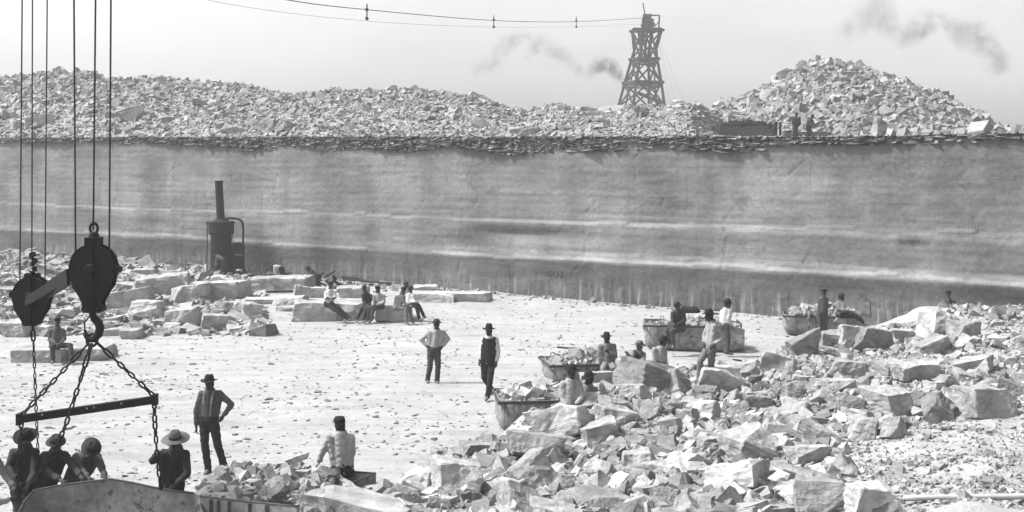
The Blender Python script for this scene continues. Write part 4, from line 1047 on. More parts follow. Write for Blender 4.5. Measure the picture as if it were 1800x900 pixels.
# hook
hk = at(163, 552, YB) - cb
pts = [hk + Vector((x / 123.5, 0, -z / 123.5)) for x, z in ((0, -6), (0, 2), (3, 8), (10, 15), (13, 24), (10, 36), (2, 44), (-8, 44), (-13, 36), (-13, 28))]
bm = bmesh.new(); add_tube(bm, pts, [.05, .05, .055, .06, .062, .06, .055, .045, .032, .018], 10); obj('hook', bm, M['iron'], rb, smooth=True)
bm = bmesh.new(); add_tube(bm, [hk + Vector((x / 123.5, -.06, -z / 123.5)) for x, z in ((-2, 2), (-12, 14), (-11, 30))], .012, 6); obj('safety_wire', bm, M['iron'], rb)
ring = at(162, 598, YB) ; bm = bmesh.new(); add_tube(bm, [Vector((.075 * math.cos(t), .03 * math.sin(t), .085 * math.sin(t))) for t in [2 * math.pi * k / 14 for k in range(15)]], .020, 8, cap=False)
rg = obj('shackle_ring', bm, M['iron'], loc=ring, smooth=True); tag(rg, 'thick iron ring hanging in the hook and gathering the chains', 'ring')

rs, cs, rS = pulley(57, 520, 19.0, 31, 1.55, 'small black pulley block left of the large one', [(-1, .1)])
bm = bmesh.new()
for k, (x, z) in enumerate(((-.01, .36), (.03, .42), (.0, .50), (.04, .56), (-.02, .62), (.01, .66))):
    add_lathe(bm, [(.0, -.035), (.05, -.03), (.035, 0), (.055, .03), (.0, .035)], (x, 0, z), 8, (.3 * (-1) ** k, .2, 1))
add_tube(bm, [(0, 0, .3), (.02, 0, .45), (0, 0, .64)], .02, 6); obj('swivel', bm, M['iron'], rs)
bm = bmesh.new()
for x in (-.10, .10): add_lathe(bm, [(0, -.05), (.04, -.05), (.04, .05), (0, .05)], (x * .8, 0, rS * 1.16), 10, (0, 1, 0))
obj('shackle', bm, M['iron'], rs)
# connecting arm between the two pulleys
a = at(134, 478, YB + .25); b = at(46, 530, 18.85); bm = bmesh.new(); d = b - a; n = 6
add_beam(bm, a, b, .05, .15); add_beam(bm, at(120, 487, YB + .35), at(84, 510, 18.3), .05, .24); 
o = obj('connecting_arm', bm, M['iron'], None); tag(o, 'flat iron arm joining the two pulley blocks', 'iron arm')

# spreader beam
a = at(32, 737, YB - .25); b = at(275, 702, YB + .15); bm = bmesh.new(); add_beam(bm, a, b, .09, .11); bmesh.ops.bevel(bm, geom=bm.edges[:], offset=.008, segments=1, affect='EDGES')
root = empty('spreader_beam', a, 'dark straight spreader beam hung level between the chains', 'beam')
obj('beam', bm, M['iron'], root, off=a)
bm = bmesh.new()
for t in (.18, .5, .55, .75): P = a.lerp(b, t); add_lathe(bm, [(.014, 0), (.012, .012), (0, .014)], P + Vector((0, -.047, .02)), 8, (0, -1, 0))
obj('bolt', bm, M['steel'], root, off=a)
for P in (a, b):
    bm = bmesh.new(); add_box(bm, P.lerp(a.lerp(b, .5), .02), (.06, .13, .16)); obj('end_cap', bm, M['iron'], root, off=a)
chain([at(156, 603, YB), at(40, 728, YB - .25)], 'thick chain from the ring down to the left end of the beam', long_first=2)
chain([at(168, 600, YB), at(264, 690, YB + .15)], 'thick chain from the ring down to the right end of the beam', long_first=2)
chain([at(161, 604, YB - .05), at(140, 672, YB - .2), at(118, 740, YB - .3), at(100, 785, YB - .35), at(62, 846, YB - .1)], 'chain passing behind the beam down over the men at the rim', long_first=2)
chain([at(271, 706, YB + .15), at(272, 740, YB + .2), at(276, 800, YB + .2), at(283, 858, YB + .3)], 'chain hanging from the right end of the beam beside the straw hat')
chain([at(38, 740, YB - .25), at(34, 800, YB - .2), at(30, 870, YB)], 'chain hanging from the left end of the beam over the leftmost hat')
chain([at(58, 580, 19.0), at(64, 730, 18.9), at(67, 800, 18.9), at(60, 872, 18.6)], 'thin chain hanging straight down from the small pulley', me=LINKS, long_first=2)
bm = bmesh.new(); add_tube(bm, [at(58, 560, 19.0), at(58, 582, 19.0)], .022, 8); o = obj('eye_bolt', bm, M['iron'], rs, off=cs)

# ------------------------------------------------------------------ people
def capsule(V, T, a, b, ra, rb, seg=12, fl=1.0):
    a = Vector(a); b = Vector(b); d = b - a; L = d.length
    if L < 1e-5: d = Vector((0, 0, 1)); L = 1e-5
    d = d.normalized(); u, v = frame_of(d); prof = []
    for k in range(5): t = math.pi / 2 * (1 - k / 4.0); prof.append((-ra * math.sin(t), ra * math.cos(t)))
    for k in range(5): t = math.pi / 2 * k / 4.0; prof.append((L + rb * math.sin(t), rb * math.cos(t)))
    base = len(V)
    for (h, r) in prof[1:-1]:
        for k in range(seg):
            q = 2 * math.pi * k / seg; V.append(a + d * h + (u * math.cos(q) + v * math.sin(q)) * r)
    V.append(a + d * prof[0][0]); V.append(a + d * prof[-1][0]); s, e = len(V) - 2, len(V) - 1; m = len(prof) - 2
    for i in range(m - 1):
        for k in range(seg):
            p, q = base + i * seg + k, base + i * seg + (k + 1) % seg; T.append((p, q, q + seg, p + seg))
    for k in range(seg):
        T.append((base + (k + 1) % seg, base + k, s)); T.append((base + (m - 1) * seg + k, base + (m - 1) * seg + (k + 1) % seg, e))

def ellipsoid(V, T, c, rad, M3=None, seg=14, rings=9):
    c = Vector(c); base = len(V)
    for i in range(1, rings):
        th = math.pi * i / rings
        for k in range(seg):
            q = 2 * math.pi * k / seg; p = Vector((rad[0] * math.sin(th) * math.cos(q), rad[1] * math.sin(th) * math.sin(q), rad[2] * math.cos(th)))
            V.append(c + (M3 @ p if M3 else p))
    for s in (1, -1): p = Vector((0, 0, rad[2] * s)); V.append(c + (M3 @ p if M3 else p))
    t, b = len(V) - 2, len(V) - 1
    for i in range(rings - 2):
        for k in range(seg):
            p, q = base + i * seg + k, base + i * seg + (k + 1) % seg; T.append((p, p + seg, q + seg, q))
    for k in range(seg):
        T.append((base + k, base + (k + 1) % seg, t)); T.append((base + (rings - 2) * seg + (k + 1) % seg, base + (rings - 2) * seg + k, b))

def remeshed(name, V, T, vox, mat, parent, off, wr=0.0, smooth=2, seed=0.0):
    me = bpy.data.meshes.new(name); me.from_pydata([tuple(Vector(v) - off) for v in V], [], T); me.update()
    tmp = bpy.data.objects.new(name, me); C.objects.link(tmp)
    m = tmp.modifiers.new('r', 'REMESH'); m.mode = 'VOXEL'; m.voxel_size = vox
    if smooth: s = tmp.modifiers.new('s', 'SMOOTH'); s.iterations = smooth; s.factor = 0.5
    dg = bpy.context.evaluated_depsgraph_get(); me2 = bpy.data.meshes.new_from_object(tmp.evaluated_get(dg))
    bpy.data.objects.remove(tmp); bpy.data.meshes.remove(me)
    n = len(me2.vertices)
    if wr and n:
        co = np.empty(n * 3, np.float32); me2.vertices.foreach_get('co', co); co = co.reshape(-1, 3)
        no = np.empty(n * 3, np.float32); me2.vertex_normals.foreach_get('vector', no); no = no.reshape(-1, 3)
        x, y, z = co.T; s = seed
        w = np.sin(38 * z + 14 * np.sin(9 * x + s) + 9 * y) * .5 + np.sin(26 * x + 21 * z + s * 2 + 6 * np.sin(12 * z)) * .5 + .6 * np.sin(70 * z + 30 * x + 11 * np.sin(20 * y + s))
        co += no * (w * wr)[:, None]; me2.vertices.foreach_set('co', co.ravel())
    me2.name = name
    return link_mesh(name, me2, mat, parent, smooth=True)

def hand(V, T, w, d, side, palm_n, fat=1.0, curl=0.5, fr=.0085):
    """w wrist, d forearm direction, palm normal, side = direction of the thumb"""
    d = Vector(d).normalized(); n = Vector(palm_n); n = (n - d * n.dot(d)); n = n.normalized() if n.length > .01 else frame_of(d)[0]
    s = d.cross(n) * side
    capsule(V, T, w, w + d * .075 - s * .018, .026 * fat, .024 * fat); capsule(V, T, w + d * .02 + s * .012, w + d * .08 + s * .02, .020 * fat, .020 * fat); capsule(V, T, w + d * .03, w + d * .085, .022 * fat, .022 * fat)
    for k, (o, L) in enumerate(((.030, .072), (.010, .080), (-.011, .074), (-.031, .058))):
        a = w + d * .088 + s * o; b = a + (d * math.cos(curl) + n * math.sin(curl)) * L * .5; c = b + (d * math.cos(curl * 2.2) + n * math.sin(curl * 2.2)) * L * .5
        capsule(V, T, a, b, fr * 1.05, fr, 8); capsule(V, T, b, c, fr, fr * .85, 8)
    a = w + d * .025 + s * .028; b = a + (d * .6 + s * .7 + n * .2).normalized() * .045; c = b + (d * .9 + s * .15 + n * .35).normalized() * .032
    capsule(V, T, a, b, fr * 1.35, fr * 1.15, 8); capsule(V, T, b, c, fr * 1.15, fr * .95, 8)

def hat(kind, parent, c, upv, fwd, off, sc=1.0):
    up = Vector(upv).normalized(); fw = Vector(fwd); fw = (fw - up * fw.dot(up)).normalized(); rt = fw.cross(up)
    B = Matrix((rt, fw, up)).transposed()
    spec = {'felt': (.158, .088, .115, .020, 'felt'), 'soft': (.145, .086, .10, -.018, 'felt_mid'), 'derby': (.130, .092, .115, .015, 'felt'), 'wide': (.205, .086, .125, -.012, 'straw'),
            'tall': (.160, .084, .135, .012, 'felt'), 'straw': (.165, .088, .105, -.03, 'straw'), 'cap': (.0, .10, .075, 0, 'felt'), 'kepi': (.0, .090, .080, 0, 'felt')}[kind]
    br, cr, ch, curl, mt = spec; br *= sc; seg = 28; bm = bmesh.new()
    def ringv(r, z, wob=0.0, fore=1.12, dent=0):
        out = []
        for k in range(seg):
            q = 2 * math.pi * k / seg; x = r * math.cos(q); y = r * math.sin(q) * fore; zz = z + wob * abs(math.cos(q)) ** 2 - wob * .5 * abs(math.sin(q)) + dent * math.cos(q) ** 2
            out.append(bm.verts.new(Vector((x, y, zz))))
        return out
    prof = []
    if kind in ('cap', 'kepi'):
        prof = [ringv(.088, -.008), ringv(cr, .02), ringv(cr * .98, ch * .6), ringv(cr * .78, ch, 0, 1.12), ringv(.02, ch + .006)]
    else:
        dome = kind == 'derby'
        prof = [ringv(.084, -.004), ringv(br * .98, .002, curl), ringv(br, .008, curl * 1.2), ringv(br * .97, .012, curl), ringv(cr + .006, .014), ringv(cr, .03), ringv(cr * .95, ch * .6), ringv(cr * (.78 if not dome else .72), ch * .94), ringv(cr * .5, ch * (1.0 if not dome else 1.03), 0, 1.12, .0 if dome else .012), ringv(.008, ch * (.86 if not dome else 1.06))]
    for a, b in zip(prof, prof[1:]):
        for k in range(seg): bm.faces.new((a[k], a[(k + 1) % seg], b[(k + 1) % seg], b[k]))
    bm.faces.new(prof[-1])
    if kind in ('cap', 'kepi'):
        vs = []
        for r_, z in ((.085, .0), (.145, -.018)):
            vs.append([bm.verts.new(Vector((r_ * math.sin(q) * .85, r_ * math.cos(q) * 1.1, z))) for q in [R(a) for a in range(-55, 56, 11)]])
        for k in range(len(vs[0]) - 1): bm.faces.new((vs[0][k], vs[0][k + 1], vs[1][k + 1], vs[1][k]))
        bmesh.ops.solidify(bm, geom=[f for f in bm.faces if len(f.verts) == 4 and f.calc_center_median().y > .1], thickness=.006)
    for v in bm.verts: v.co = B @ v.co + c
    bmesh.ops.recalc_face_normals(bm, faces=bm.faces)
    o = obj('hat', bm, M[mt], parent, off=off, smooth=True)
    if kind not in ('cap', 'kepi'):
        bm = bmesh.new(); add_lathe(bm, [(cr + .004, .016), (cr + .007, .018), (cr + .004, .045), (cr, .046)], (0, 0, 0), 28)
        for v in bm.verts: v.co = B @ Vector((v.co.x, v.co.y * 1.12, v.co.z)) + c
        obj('hat_band', bm, M['felt'], o, off=off, smooth=True)
    return o

def person(label, Y, J, face=(0, -1, 0), shirt=.14, trouser=.07, hatk='felt', skin='skin', vest=None, group=None, hat_tilt=None, head_down=0.0, extra=None, hat_sc=1.0, curl=0.5, belt=True, shoulders=1.0):
    """J: joints as (px, py[, depth offset m]); h n sl sr el er wl wr p kl kr al ar"""
    p = F / Y
    def g_(k): t = J[k]; return at(t[0], t[1], Y + (t[2] if len(t) > 2 else 0.0))
    j = {k: g_(k) for k in J}
    off = Vector((j['p'].x, j['p'].y, min(j['al'].z, j['ar'].z) - .05)); root = empty('person', off, label, 'person', group)
    face = Vector(face).normalized(); near = p > 88; vox = max(.0145, min(.028, 1.3 / p)) if not near else .0125
    voxc = max(.0155, min(.030, 1.5 / p))
    # pelvis sides follow the shoulder line
    sv = j['sr'] - j['sl']; sv.z *= .3; sv = sv.normalized() if sv.length > .01 else Vector((1, 0, 0))
    # keep shoulders a natural width
    hl, hr = j['p'] - sv * .085, j['p'] + sv * .085
    # bring toes out in the direction the shins/face imply
    def toe(k, a):
        sh = j[a] - j[k]; f = Vector((face.x, face.y, 0)); f = f.normalized() if f.length > .05 else Vector((0, -1, 0))
        return j[a] + f * .15 + Vector((0, 0, -.055))
    hf = (face + Vector((0, 0, -head_down))).normalized(); hup = Vector((0, 0, 1)) + (j['h'] - j['n']).normalized() * .6; hup = (hup - hf * hup.dot(hf)).normalized(); hrt = hf.cross(hup)
    HB = Matrix((hrt, hf, hup)).transposed(); hc = j['h']
    V, T = [], []
    ellipsoid(V, T, hc + hup * .015, (.074, .092, .100), HB); ellipsoid(V, T, hc + hf * .028 - hup * .045, (.056, .062, .070), HB)
    capsule(V, T, hc + hf * .094 + hup * .012, hc + hf * .112 - hup * .022, .011, .016, 8)                       # nose
    capsule(V, T, hc + hf * .078 + hup * .034 - hrt * .032, hc + hf * .078 + hup * .034 + hrt * .032, .014, .014, 8)   # brow
    capsule(V, T, hc + hf * .084 - hup * .050 - hrt * .018, hc + hf * .084 - hup * .050 + hrt * .018, .011, .011, 8)   # lips
    ellipsoid(V, T, hc + hf * .078 - hup * .088, (.022, .022, .020), HB)                                           # chin
    for s in (-1, 1): ellipsoid(V, T, hc + hrt * s * .076 - hf * .008, (.010, .020, .032), HB)
    capsule(V, T, hc - hup * .05 - hf * .02, j['n'] - Vector((0, 0, .02)), .056, .062)
    ns = Vector(j['n']); pel = j['p']
    capsule(V, T, ns, pel, .09, .105); capsule(V, T, j['sl'], hl, .058, .085); capsule(V, T, j['sr'], hr, .058, .085); capsule(V, T, j['sl'], j['sr'], .055, .055)
    for s, e, w in (('sl', 'el', 'wl'), ('sr', 'er', 'wr')):
        capsule(V, T, j[s], j[e], .052, .042); capsule(V, T, j[e], j[w], .042, .027)
    for hp, k, a in ((hl, 'kl', 'al'), (hr, 'kr', 'ar')):
        capsule(V, T, hp, j[k], .083, .056); capsule(V, T, j[k], j[a], .054, .038); capsule(V, T, j[a], toe(k, a) + Vector((0, 0, .01)), .035, .028)
    fr = max(.0088, vox * .62)
    for e, w, sd in (('el', 'wl', 1), ('er', 'wr', -1)):
        d = (j[w] - j[e]).normalized(); inw = (pel - j[w]); inw.z = 0; inw = inw.normalized() if inw.length > .01 else face
        hand(V, T, j[w], d, sd, inw + Vector((0, 0, -.6)), 1.0, curl, fr)
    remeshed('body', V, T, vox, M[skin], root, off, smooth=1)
    # eyes
    V, T = [], []
    for s in (-1, 1): ellipsoid(V, T, hc + hf * .083 + hup * .014 + hrt * s * .030, (.012, .010, .007), HB, 8, 6)
    me = bpy.data.meshes.new('eyes'); me.from_pydata([tuple(v - off) for v in V], [], T); link_mesh('eyes', me, M['hair'], root)
    # hair
    V, T = [], []; ellipsoid(V, T, hc + hup * .03 - hf * .014, (.081, .094, .094), HB); ellipsoid(V, T, hc - hup * .012 - hf * .035, (.078, .068, .075), HB)
    me = bpy.data.meshes.new('hair'); me.from_pydata([tuple(v - off) for v in V], [], T); link_mesh('hair', me, M['hair'], root, smooth=True)
    # shirt
    V, T = [], []
    capsule(V, T, ns - Vector((0, 0, .035)), pel, .108, .125); capsule(V, T, j['sl'], hl, .070, .090); capsule(V, T, j['sr'], hr, .070, .090)
    capsule(V, T, j['sl'], j['sr'], .068, .068); capsule(V, T, ns + (ns - pel).normalized() * .01, ns - (ns - pel).normalized() * .05, .068, .10)
    for s, e, w in (('sl', 'el', 'wl'), ('sr', 'er', 'wr')):
        capsule(V, T, j[s], j[e], .066, .056); capsule(V, T, j[e], j[e].lerp(j[w], .74), .056, .046)
        capsule(V, T, j[e].lerp(j[w], .70), j[e].lerp(j[w], .80), .052, .050)
    remeshed('shirt', V, T, voxc, cloth(shirt), root, off, .0045, 2, Y * 3.1)
    # trousers
    V, T = [], []; upw = (ns - pel).normalized()
    capsule(V, T, hl + upw * .05, hr + upw * .05, .100, .100); capsule(V, T, hl - upw * .03, hr - upw * .03, .098, .098); capsule(V, T, pel, pel + upw * .07, .13, .122)
    for hp, k, a in ((hl, 'kl', 'al'), (hr, 'kr', 'ar')):
        capsule(V, T, hp, j[k], .102, .075); capsule(V, T, j[k], j[a] + (j[k] - j[a]).normalized() * .0, .075, .066)
    remeshed('trousers', V, T, voxc, cloth(trouser), root, off, .006, 2, Y * 1.7)
    for k, a in (('kl', 'al'), ('kr', 'ar')):
        V, T = [], []; t_ = toe(k, a); capsule(V, T, j[a] + Vector((0, 0, .02)), j[a] - Vector((0, 0, .03)), .05, .046); capsule(V, T, j[a] - Vector((0, 0, .04)), t_, .042, .036); capsule(V, T, j[a].lerp(t_, .5), t_, .045, .04)
        remeshed('boot', V, T, voxc, M['leather'], root, off, 0, 1)
    if vest is not None:
        V, T = [], []; capsule(V, T, ns - upw * .09, pel + upw * .02, .122, .137); capsule(V, T, j['sl'].lerp(ns, .22) - upw * .02, hl + upw * .03, .080, .118); capsule(V, T, j['sr'].lerp(ns, .22) - upw * .02, hr + upw * .03, .080, .118)
        remeshed('waistcoat', V, T, voxc, cloth(vest), root, off, .002, 2)
    if hatk:
        tilt = Vector(hat_tilt) if hat_tilt else hup; hat(hatk, root, hc + hup * .058, tilt, hf, off, hat_sc)
    if extra == 'braces' or extra == 'braces_back':
        f = face if extra == 'braces' else -face
        sgn = 1
        for s, hp in (('sl', hl), ('sr', hr)):
            a = j[s].lerp(ns, .5) - upw * .0 + f * .085; b = hp.lerp(pel, .2) + upw * .09 + f * .135; mid = a.lerp(b, .45) + f * .035
            bm = bmesh.new(); pts = [a + upw * .04 - f * .05, a, mid, b]
            for x, y in zip(pts, pts[1:]): add_beam(bm, x, y, .035, .008, up=f)
            obj('brace', bm, cloth(.20), root, off=off)
    if extra == 'moustache':
        V, T = [], []; capsule(V, T, hc + hf * .10 - hup * .036 - hrt * .03, hc + hf * .106 - hup * .03, .008, .012, 8); capsule(V, T, hc + hf * .106 - hup * .03, hc + hf * .10 - hup * .036 + hrt * .03, .012, .008, 8)
        me = bpy.data.meshes.new('moustache'); me.from_pydata([tuple(v - off) for v in V], [], T); link_mesh('moustache', me, M['hair'], root)
    if belt:
        bm = bmesh.new(); c0 = pel + upw * .085; bx = sv; by = upw.cross(sv).normalized(); ring_ = []
        add_tube(bm, [ns - upw * .005 + (bx * .066 * math.cos(t) + by * .066 * math.sin(t)) - upw * .018 * (1 if math.cos(t) else 1) for t in [2 * math.pi * q / 14 for q in range(15)]], .016, 6, cap=False)
        obj('collar', bm, cloth(min(shirt * 1.3, .5)), root, off=off, smooth=True)
    return root

person('man in a dark hat standing with one hand on his hip behind the filled skip', 22.0,
       dict(h=(368, 675), n=(369, 686), sl=(354, 693), sr=(386, 692), el=(345, 722, -.02), wl=(345, 750, -.04), er=(407, 711, -.02), wr=(393, 731, -.10), p=(367, 738), kl=(360, 781, -.06), al=(366, 825), kr=(383, 783, -.05), ar=(394, 819, .05)),
       (-.12, -1, 0), shirt=.10, trouser=.035, hatk='felt', extra='braces')
person('man in a pale shirt standing on open floor with both hands on his hips', 31.4,
       dict(h=(767.5, 571), n=(767.5, 580), sl=(755, 585), sr=(779.5, 585), el=(740.5, 597, .02), wl=(751, 609.5, -.04), er=(788, 596, .02), wr=(777.5, 610, -.04), p=(763, 614), kl=(756, 643, -.05), al=(751.5, 668, 0), kr=(770, 643, -.05), ar=(768.5, 670, -.05)),
       (.1, -1, 0), shirt=.27, trouser=.075, hatk='soft', skin='skin')
person('man in a waistcoat and white sleeves walking across the floor', 29.0,
       dict(h=(859.5, 582.5), n=(859.5, 591.5), sl=(849, 597), sr=(872, 597), el=(846, 616, .03), wl=(843, 634, -.04), er=(876, 618, .0), wr=(873, 637, -.08), p=(858, 634), kl=(851, 664, -.02), al=(866, 687, .30), kr=(862, 666, -.12), ar=(857, 697, -.10)),
       (-.25, -1, 0), shirt=.48, trouser=.03, vest=.03, hatk='tall')
person('lone man in a cap sitting on a block beyond the chains', 34.9,
       dict(h=(101.5, 566), n=(100, 575), sl=(88, 581), sr=(111, 581), el=(87, 597, -.05), wl=(99, 604, -.28), er=(114, 595, -.05), wr=(106, 604, -.28), p=(97, 607, 0), kl=(92, 609, -.42), al=(93, 634, -.50), kr=(124, 607, -.2), ar=(126, 631, -.35)),
       (.25, -1, 0), shirt=.11, trouser=.06, hatk='cap')
GR = dict()
person('man leaning with folded arms and legs stretched out on the left of the seated group', 43.7,
       dict(h=(581, 501), n=(580, 509), sl=(572.5, 514), sr=(588, 514), el=(573, 524.5, -.1), wl=(583, 524, -.28), er=(589.5, 523.5, -.1), wr=(579, 524, -.28), p=(577.5, 534), kl=(592, 546, -.2), al=(605, 561, -.3), kr=(596, 543, -.1), ar=(614, 560, -.2)),
       (.35, -1, 0), shirt=.42, trouser=.05, hatk='cap')
person('dark-clothed man seated turning towards his neighbour in the pale shirt', 43.8,
       dict(h=(641, 508.5), n=(642.5, 514.5), sl=(638, 519, -.08), sr=(651, 519, .08), el=(639, 530, -.15), wl=(644, 536, -.30), er=(653, 531, 0), wr=(649, 537, -.22), p=(647, 536), kl=(636, 542, -.3), al=(627, 562, -.4), kr=(644, 543, -.36), ar=(638, 562.5, -.45)),
       (.3, -1, 0), shirt=.045, trouser=.05, hatk='soft')
person('man in a pale shirt seated left of the middle block with hands together', 43.8,
       dict(h=(664, 509), n=(665, 516), sl=(657.5, 520), sr=(674, 520), el=(656, 531, -.12), wl=(654, 537, -.34), er=(675.5, 531, -.1), wr=(660, 537, -.32), p=(668, 538), kl=(649, 541, -.36), al=(645, 562.5, -.42), kr=(657, 543, -.4), ar=(651.5, 563.5, -.42)),
       (-.35, -1, 0), shirt=.30, trouser=.085, hatk='cap')
person('man in pale trousers seated on the right end of the middle block', 43.3,
       dict(h=(709, 511), n=(706.5, 518), sl=(697, 522, .05), sr=(709.5, 522, -.12), el=(696, 534, -.0), wl=(708, 538, -.2), er=(711, 533, -.2), wr=(717, 537.5, -.32), p=(698, 540), kl=(714, 542, -.25), al=(715, 566, -.25), kr=(720, 541, -.1), ar=(724.5, 564, -.1)),
       (.6, -1, 0), shirt=.12, trouser=.19, hatk='cap')
person('man in a hat and white shirt at the right end of the seated group', 44.2,
       dict(h=(722, 509), n=(721, 515.5), sl=(716, 519, .05), sr=(727, 520, -.1), el=(722, 530, -.1), wl=(730, 531, -.3), er=(728, 530, -.15), wr=(733, 532, -.32), p=(720, 535), kl=(732, 538, -.25), al=(737, 560, -.25), kr=(736, 537, -.1), ar=(745, 555, .05)),
       (.6, -1, 0), shirt=.42, trouser=.045, hatk='soft')
person('bareheaded man in white half hidden behind the right pair of the seated group', 45.2,
       dict(h=(714, 500), n=(711, 507), sl=(704, 511), sr=(716, 512), el=(703, 522), wl=(708, 530, -.2), er=(718, 522), wr=(716, 530, -.2), p=(708, 530), kl=(710, 534, .4), al=(710, 552, .5), kr=(716, 534, .4), ar=(716, 552, .5)),
       (.8, -.6, 0), shirt=.45, trouser=.06, hatk=None)
# in and around the skips
person('man in a round hat standing in the rubble looking at the camera', 23.3,
       dict(h=(1004.5, 656), n=(1003.5, 667), sl=(990, 675), sr=(1018, 675), el=(988, 698), wl=(996, 716, -.15), er=(1024, 697, -.05), wr=(1012, 712, -.22), p=(1001, 716), kl=(998, 754), al=(998, 796), kr=(1006, 754), ar=(1006, 796)),
       (.05, -1, 0), shirt=.27, trouser=.06, hatk='derby', hat_sc=1.12, extra='moustache')
person('man with a wide tipped hat standing close behind the round-hatted man', 23.9,
       dict(h=(1035.5, 667), n=(1034, 677), sl=(1021, 684, .1), sr=(1046, 686), el=(1018, 704, .0), wl=(1022, 712, -.22), er=(1050, 706), wr=(1043, 722, -.2), p=(1034, 724), kl=(1030, 762), al=(1030, 802), kr=(1040, 762), ar=(1040, 802)),
       (-.6, -.7, 0), shirt=.20, trouser=.08, hatk='felt', hat_tilt=(-.28, -.05, 1))
person('man with a moustache sitting upright with one hand raised to his chest', 30.5,
       dict(h=(1066.5, 595.5), n=(1067, 604), sl=(1055.5, 609), sr=(1079, 608.5), el=(1053, 626), wl=(1055, 642, -.08), er=(1082, 627, -.08), wr=(1069.5, 619, -.28), p=(1069, 641), kl=(1060, 650, -.4), al=(1061, 672, -.42), kr=(1081, 650, -.4), ar=(1082, 672, -.42)),
       (-.35, -1, 0), shirt=.20, trouser=.22, hatk='felt', extra='moustache')
person('man in a straw hat and dark waistcoat lying back on the stones', 29.6,
       dict(h=(1124, 610), n=(1123, 618), sl=(1113, 620.5), sr=(1131, 623), el=(1109, 630, -.18), wl=(1104, 623, -.34), er=(1131, 634, -.1), wr=(1117, 638, -.26), p=(1104, 641), kl=(1088, 648, -.3), al=(1066, 656, -.4), kr=(1094, 652, -.25), ar=(1074, 661, -.35)),
       (-.35, -1, 0), shirt=.22, trouser=.06, vest=.035, hatk='straw', skin='skin_pale')
person('man with his back turned sitting behind the large flat-topped block', 30.8,
       dict(h=(1166, 601.5), n=(1162, 609), sl=(1150, 614.5, -.05), sr=(1169, 617, .1), el=(1153, 632, .1), wl=(1166, 640, .25), er=(1169.5, 632, 0), wr=(1172, 642, .12), p=(1158, 640), kl=(1172, 645, .35), al=(1170, 664, .45), kr=(1176, 648, .3), ar=(1174, 666, .35)),
       (.85, .4, 0), shirt=.27, trouser=.08, hatk='felt')
person('tall man in a dark hat standing in profile with hands at his waist', 27.6,
       dict(h=(1246.5, 556), n=(1252, 566), sl=(1246, 571, .12), sr=(1256, 573, -.14), el=(1238, 590, .16), wl=(1238, 603, .05), er=(1271, 593, -.14), wr=(1256, 606, -.22), p=(1249, 612), kl=(1231, 634, -.02), al=(1229, 668, .02), kr=(1250, 642, .05), ar=(1254, 676, .08)),
       (-1, -.25, 0), shirt=.25, trouser=.17, hatk='derby', skin='skin', hat_sc=1.15)
person('man in a soft hat sitting on the side of the long skip', 36.2,
       dict(h=(1190.5, 539), n=(1192, 546), sl=(1182.5, 550.5), sr=(1202, 551), el=(1181, 562, -.08), wl=(1183, 568, -.30), er=(1203, 564, -.08), wr=(1190, 571, -.32), p=(1195, 577, .1), kl=(1172, 580, -.32), al=(1173, 605, -.35), kr=(1180, 583, -.35), ar=(1184, 607, -.38)),
       (-.35, -1, 0), shirt=.055, trouser=.085, hatk='soft')
person('man in a white shirt standing by the open end of the long skip', 36.0,
       dict(h=(1279, 535), n=(1277, 542), sl=(1270, 547, .08), sr=(1283, 547.5, -.08), el=(1268, 559, .1), wl=(1270, 570, .08), er=(1281, 560, -.12), wr=(1286, 572, -.10), p=(1273, 572), kl=(1276, 596, -.02), al=(1275, 618, .05), kr=(1280, 595, -.05), ar=(1279, 619, -.05)),
       (.9, -.3, 0), shirt=.40, trouser=.10, hatk='felt', hat_tilt=(.25, 0, 1))
person('slim boy standing beside the rear skip', 39.6,
       dict(h=(1448, 515), n=(1447, 522), sl=(1440.5, 526.5), sr=(1453, 526.5), el=(1439.5, 538), wl=(1439, 549, -.04), er=(1454, 538), wr=(1452, 549, -.05), p=(1446, 550), kl=(1442, 571, -.02), al=(1441, 591), kr=(1450, 571, -.02), ar=(1450, 591)),
       (.3, -1, 0), shirt=.10, trouser=.07, hatk='cap')
person('man in a hat sitting on the rear skip with crossed arms', 39.8,
       dict(h=(1479, 523), n=(1476.5, 529.5), sl=(1471, 534, .06), sr=(1482, 535, -.1), el=(1477, 546, -.1), wl=(1487, 546, -.25), er=(1484, 546, -.2), wr=(1477, 546, -.3), p=(1478, 553), kl=(1498, 550, -.15), al=(1514, 562, -.2), kr=(1500, 553, -.25), ar=(1518, 566, -.25)),
       (.8, -.6, 0), shirt=.22, trouser=.03, hatk='soft')
person('man seen only by his dark head above the far right boulders', 40.2,
       dict(h=(1667, 518), n=(1667, 526), sl=(1659, 531), sr=(1677, 531), el=(1658, 543), wl=(1660, 555, -.1), er=(1679, 543), wr=(1676, 555, -.1), p=(1668, 556), kl=(1665, 577), al=(1665, 592), kr=(1672, 577), ar=(1672, 592)),
       (0, -1, 0), shirt=.08, trouser=.05, hatk='cap')
# on the near skip
person('man in a cap and pale shirt seen from behind sitting on the filled skip', 18.7,
       dict(h=(597, 748), n=(599, 760), sl=(580, 768), sr=(617, 770), el=(567, 794, .02), wl=(560, 812, .02), er=(619, 798, .08), wr=(606, 816, .3), p=(602, 826), kl=(588, 834, .45), al=(584, 870, .5), kr=(616, 834, .45), ar=(616, 872, .5)),
       (-.5, .85, 0), shirt=.28, trouser=.035, hatk='kepi')
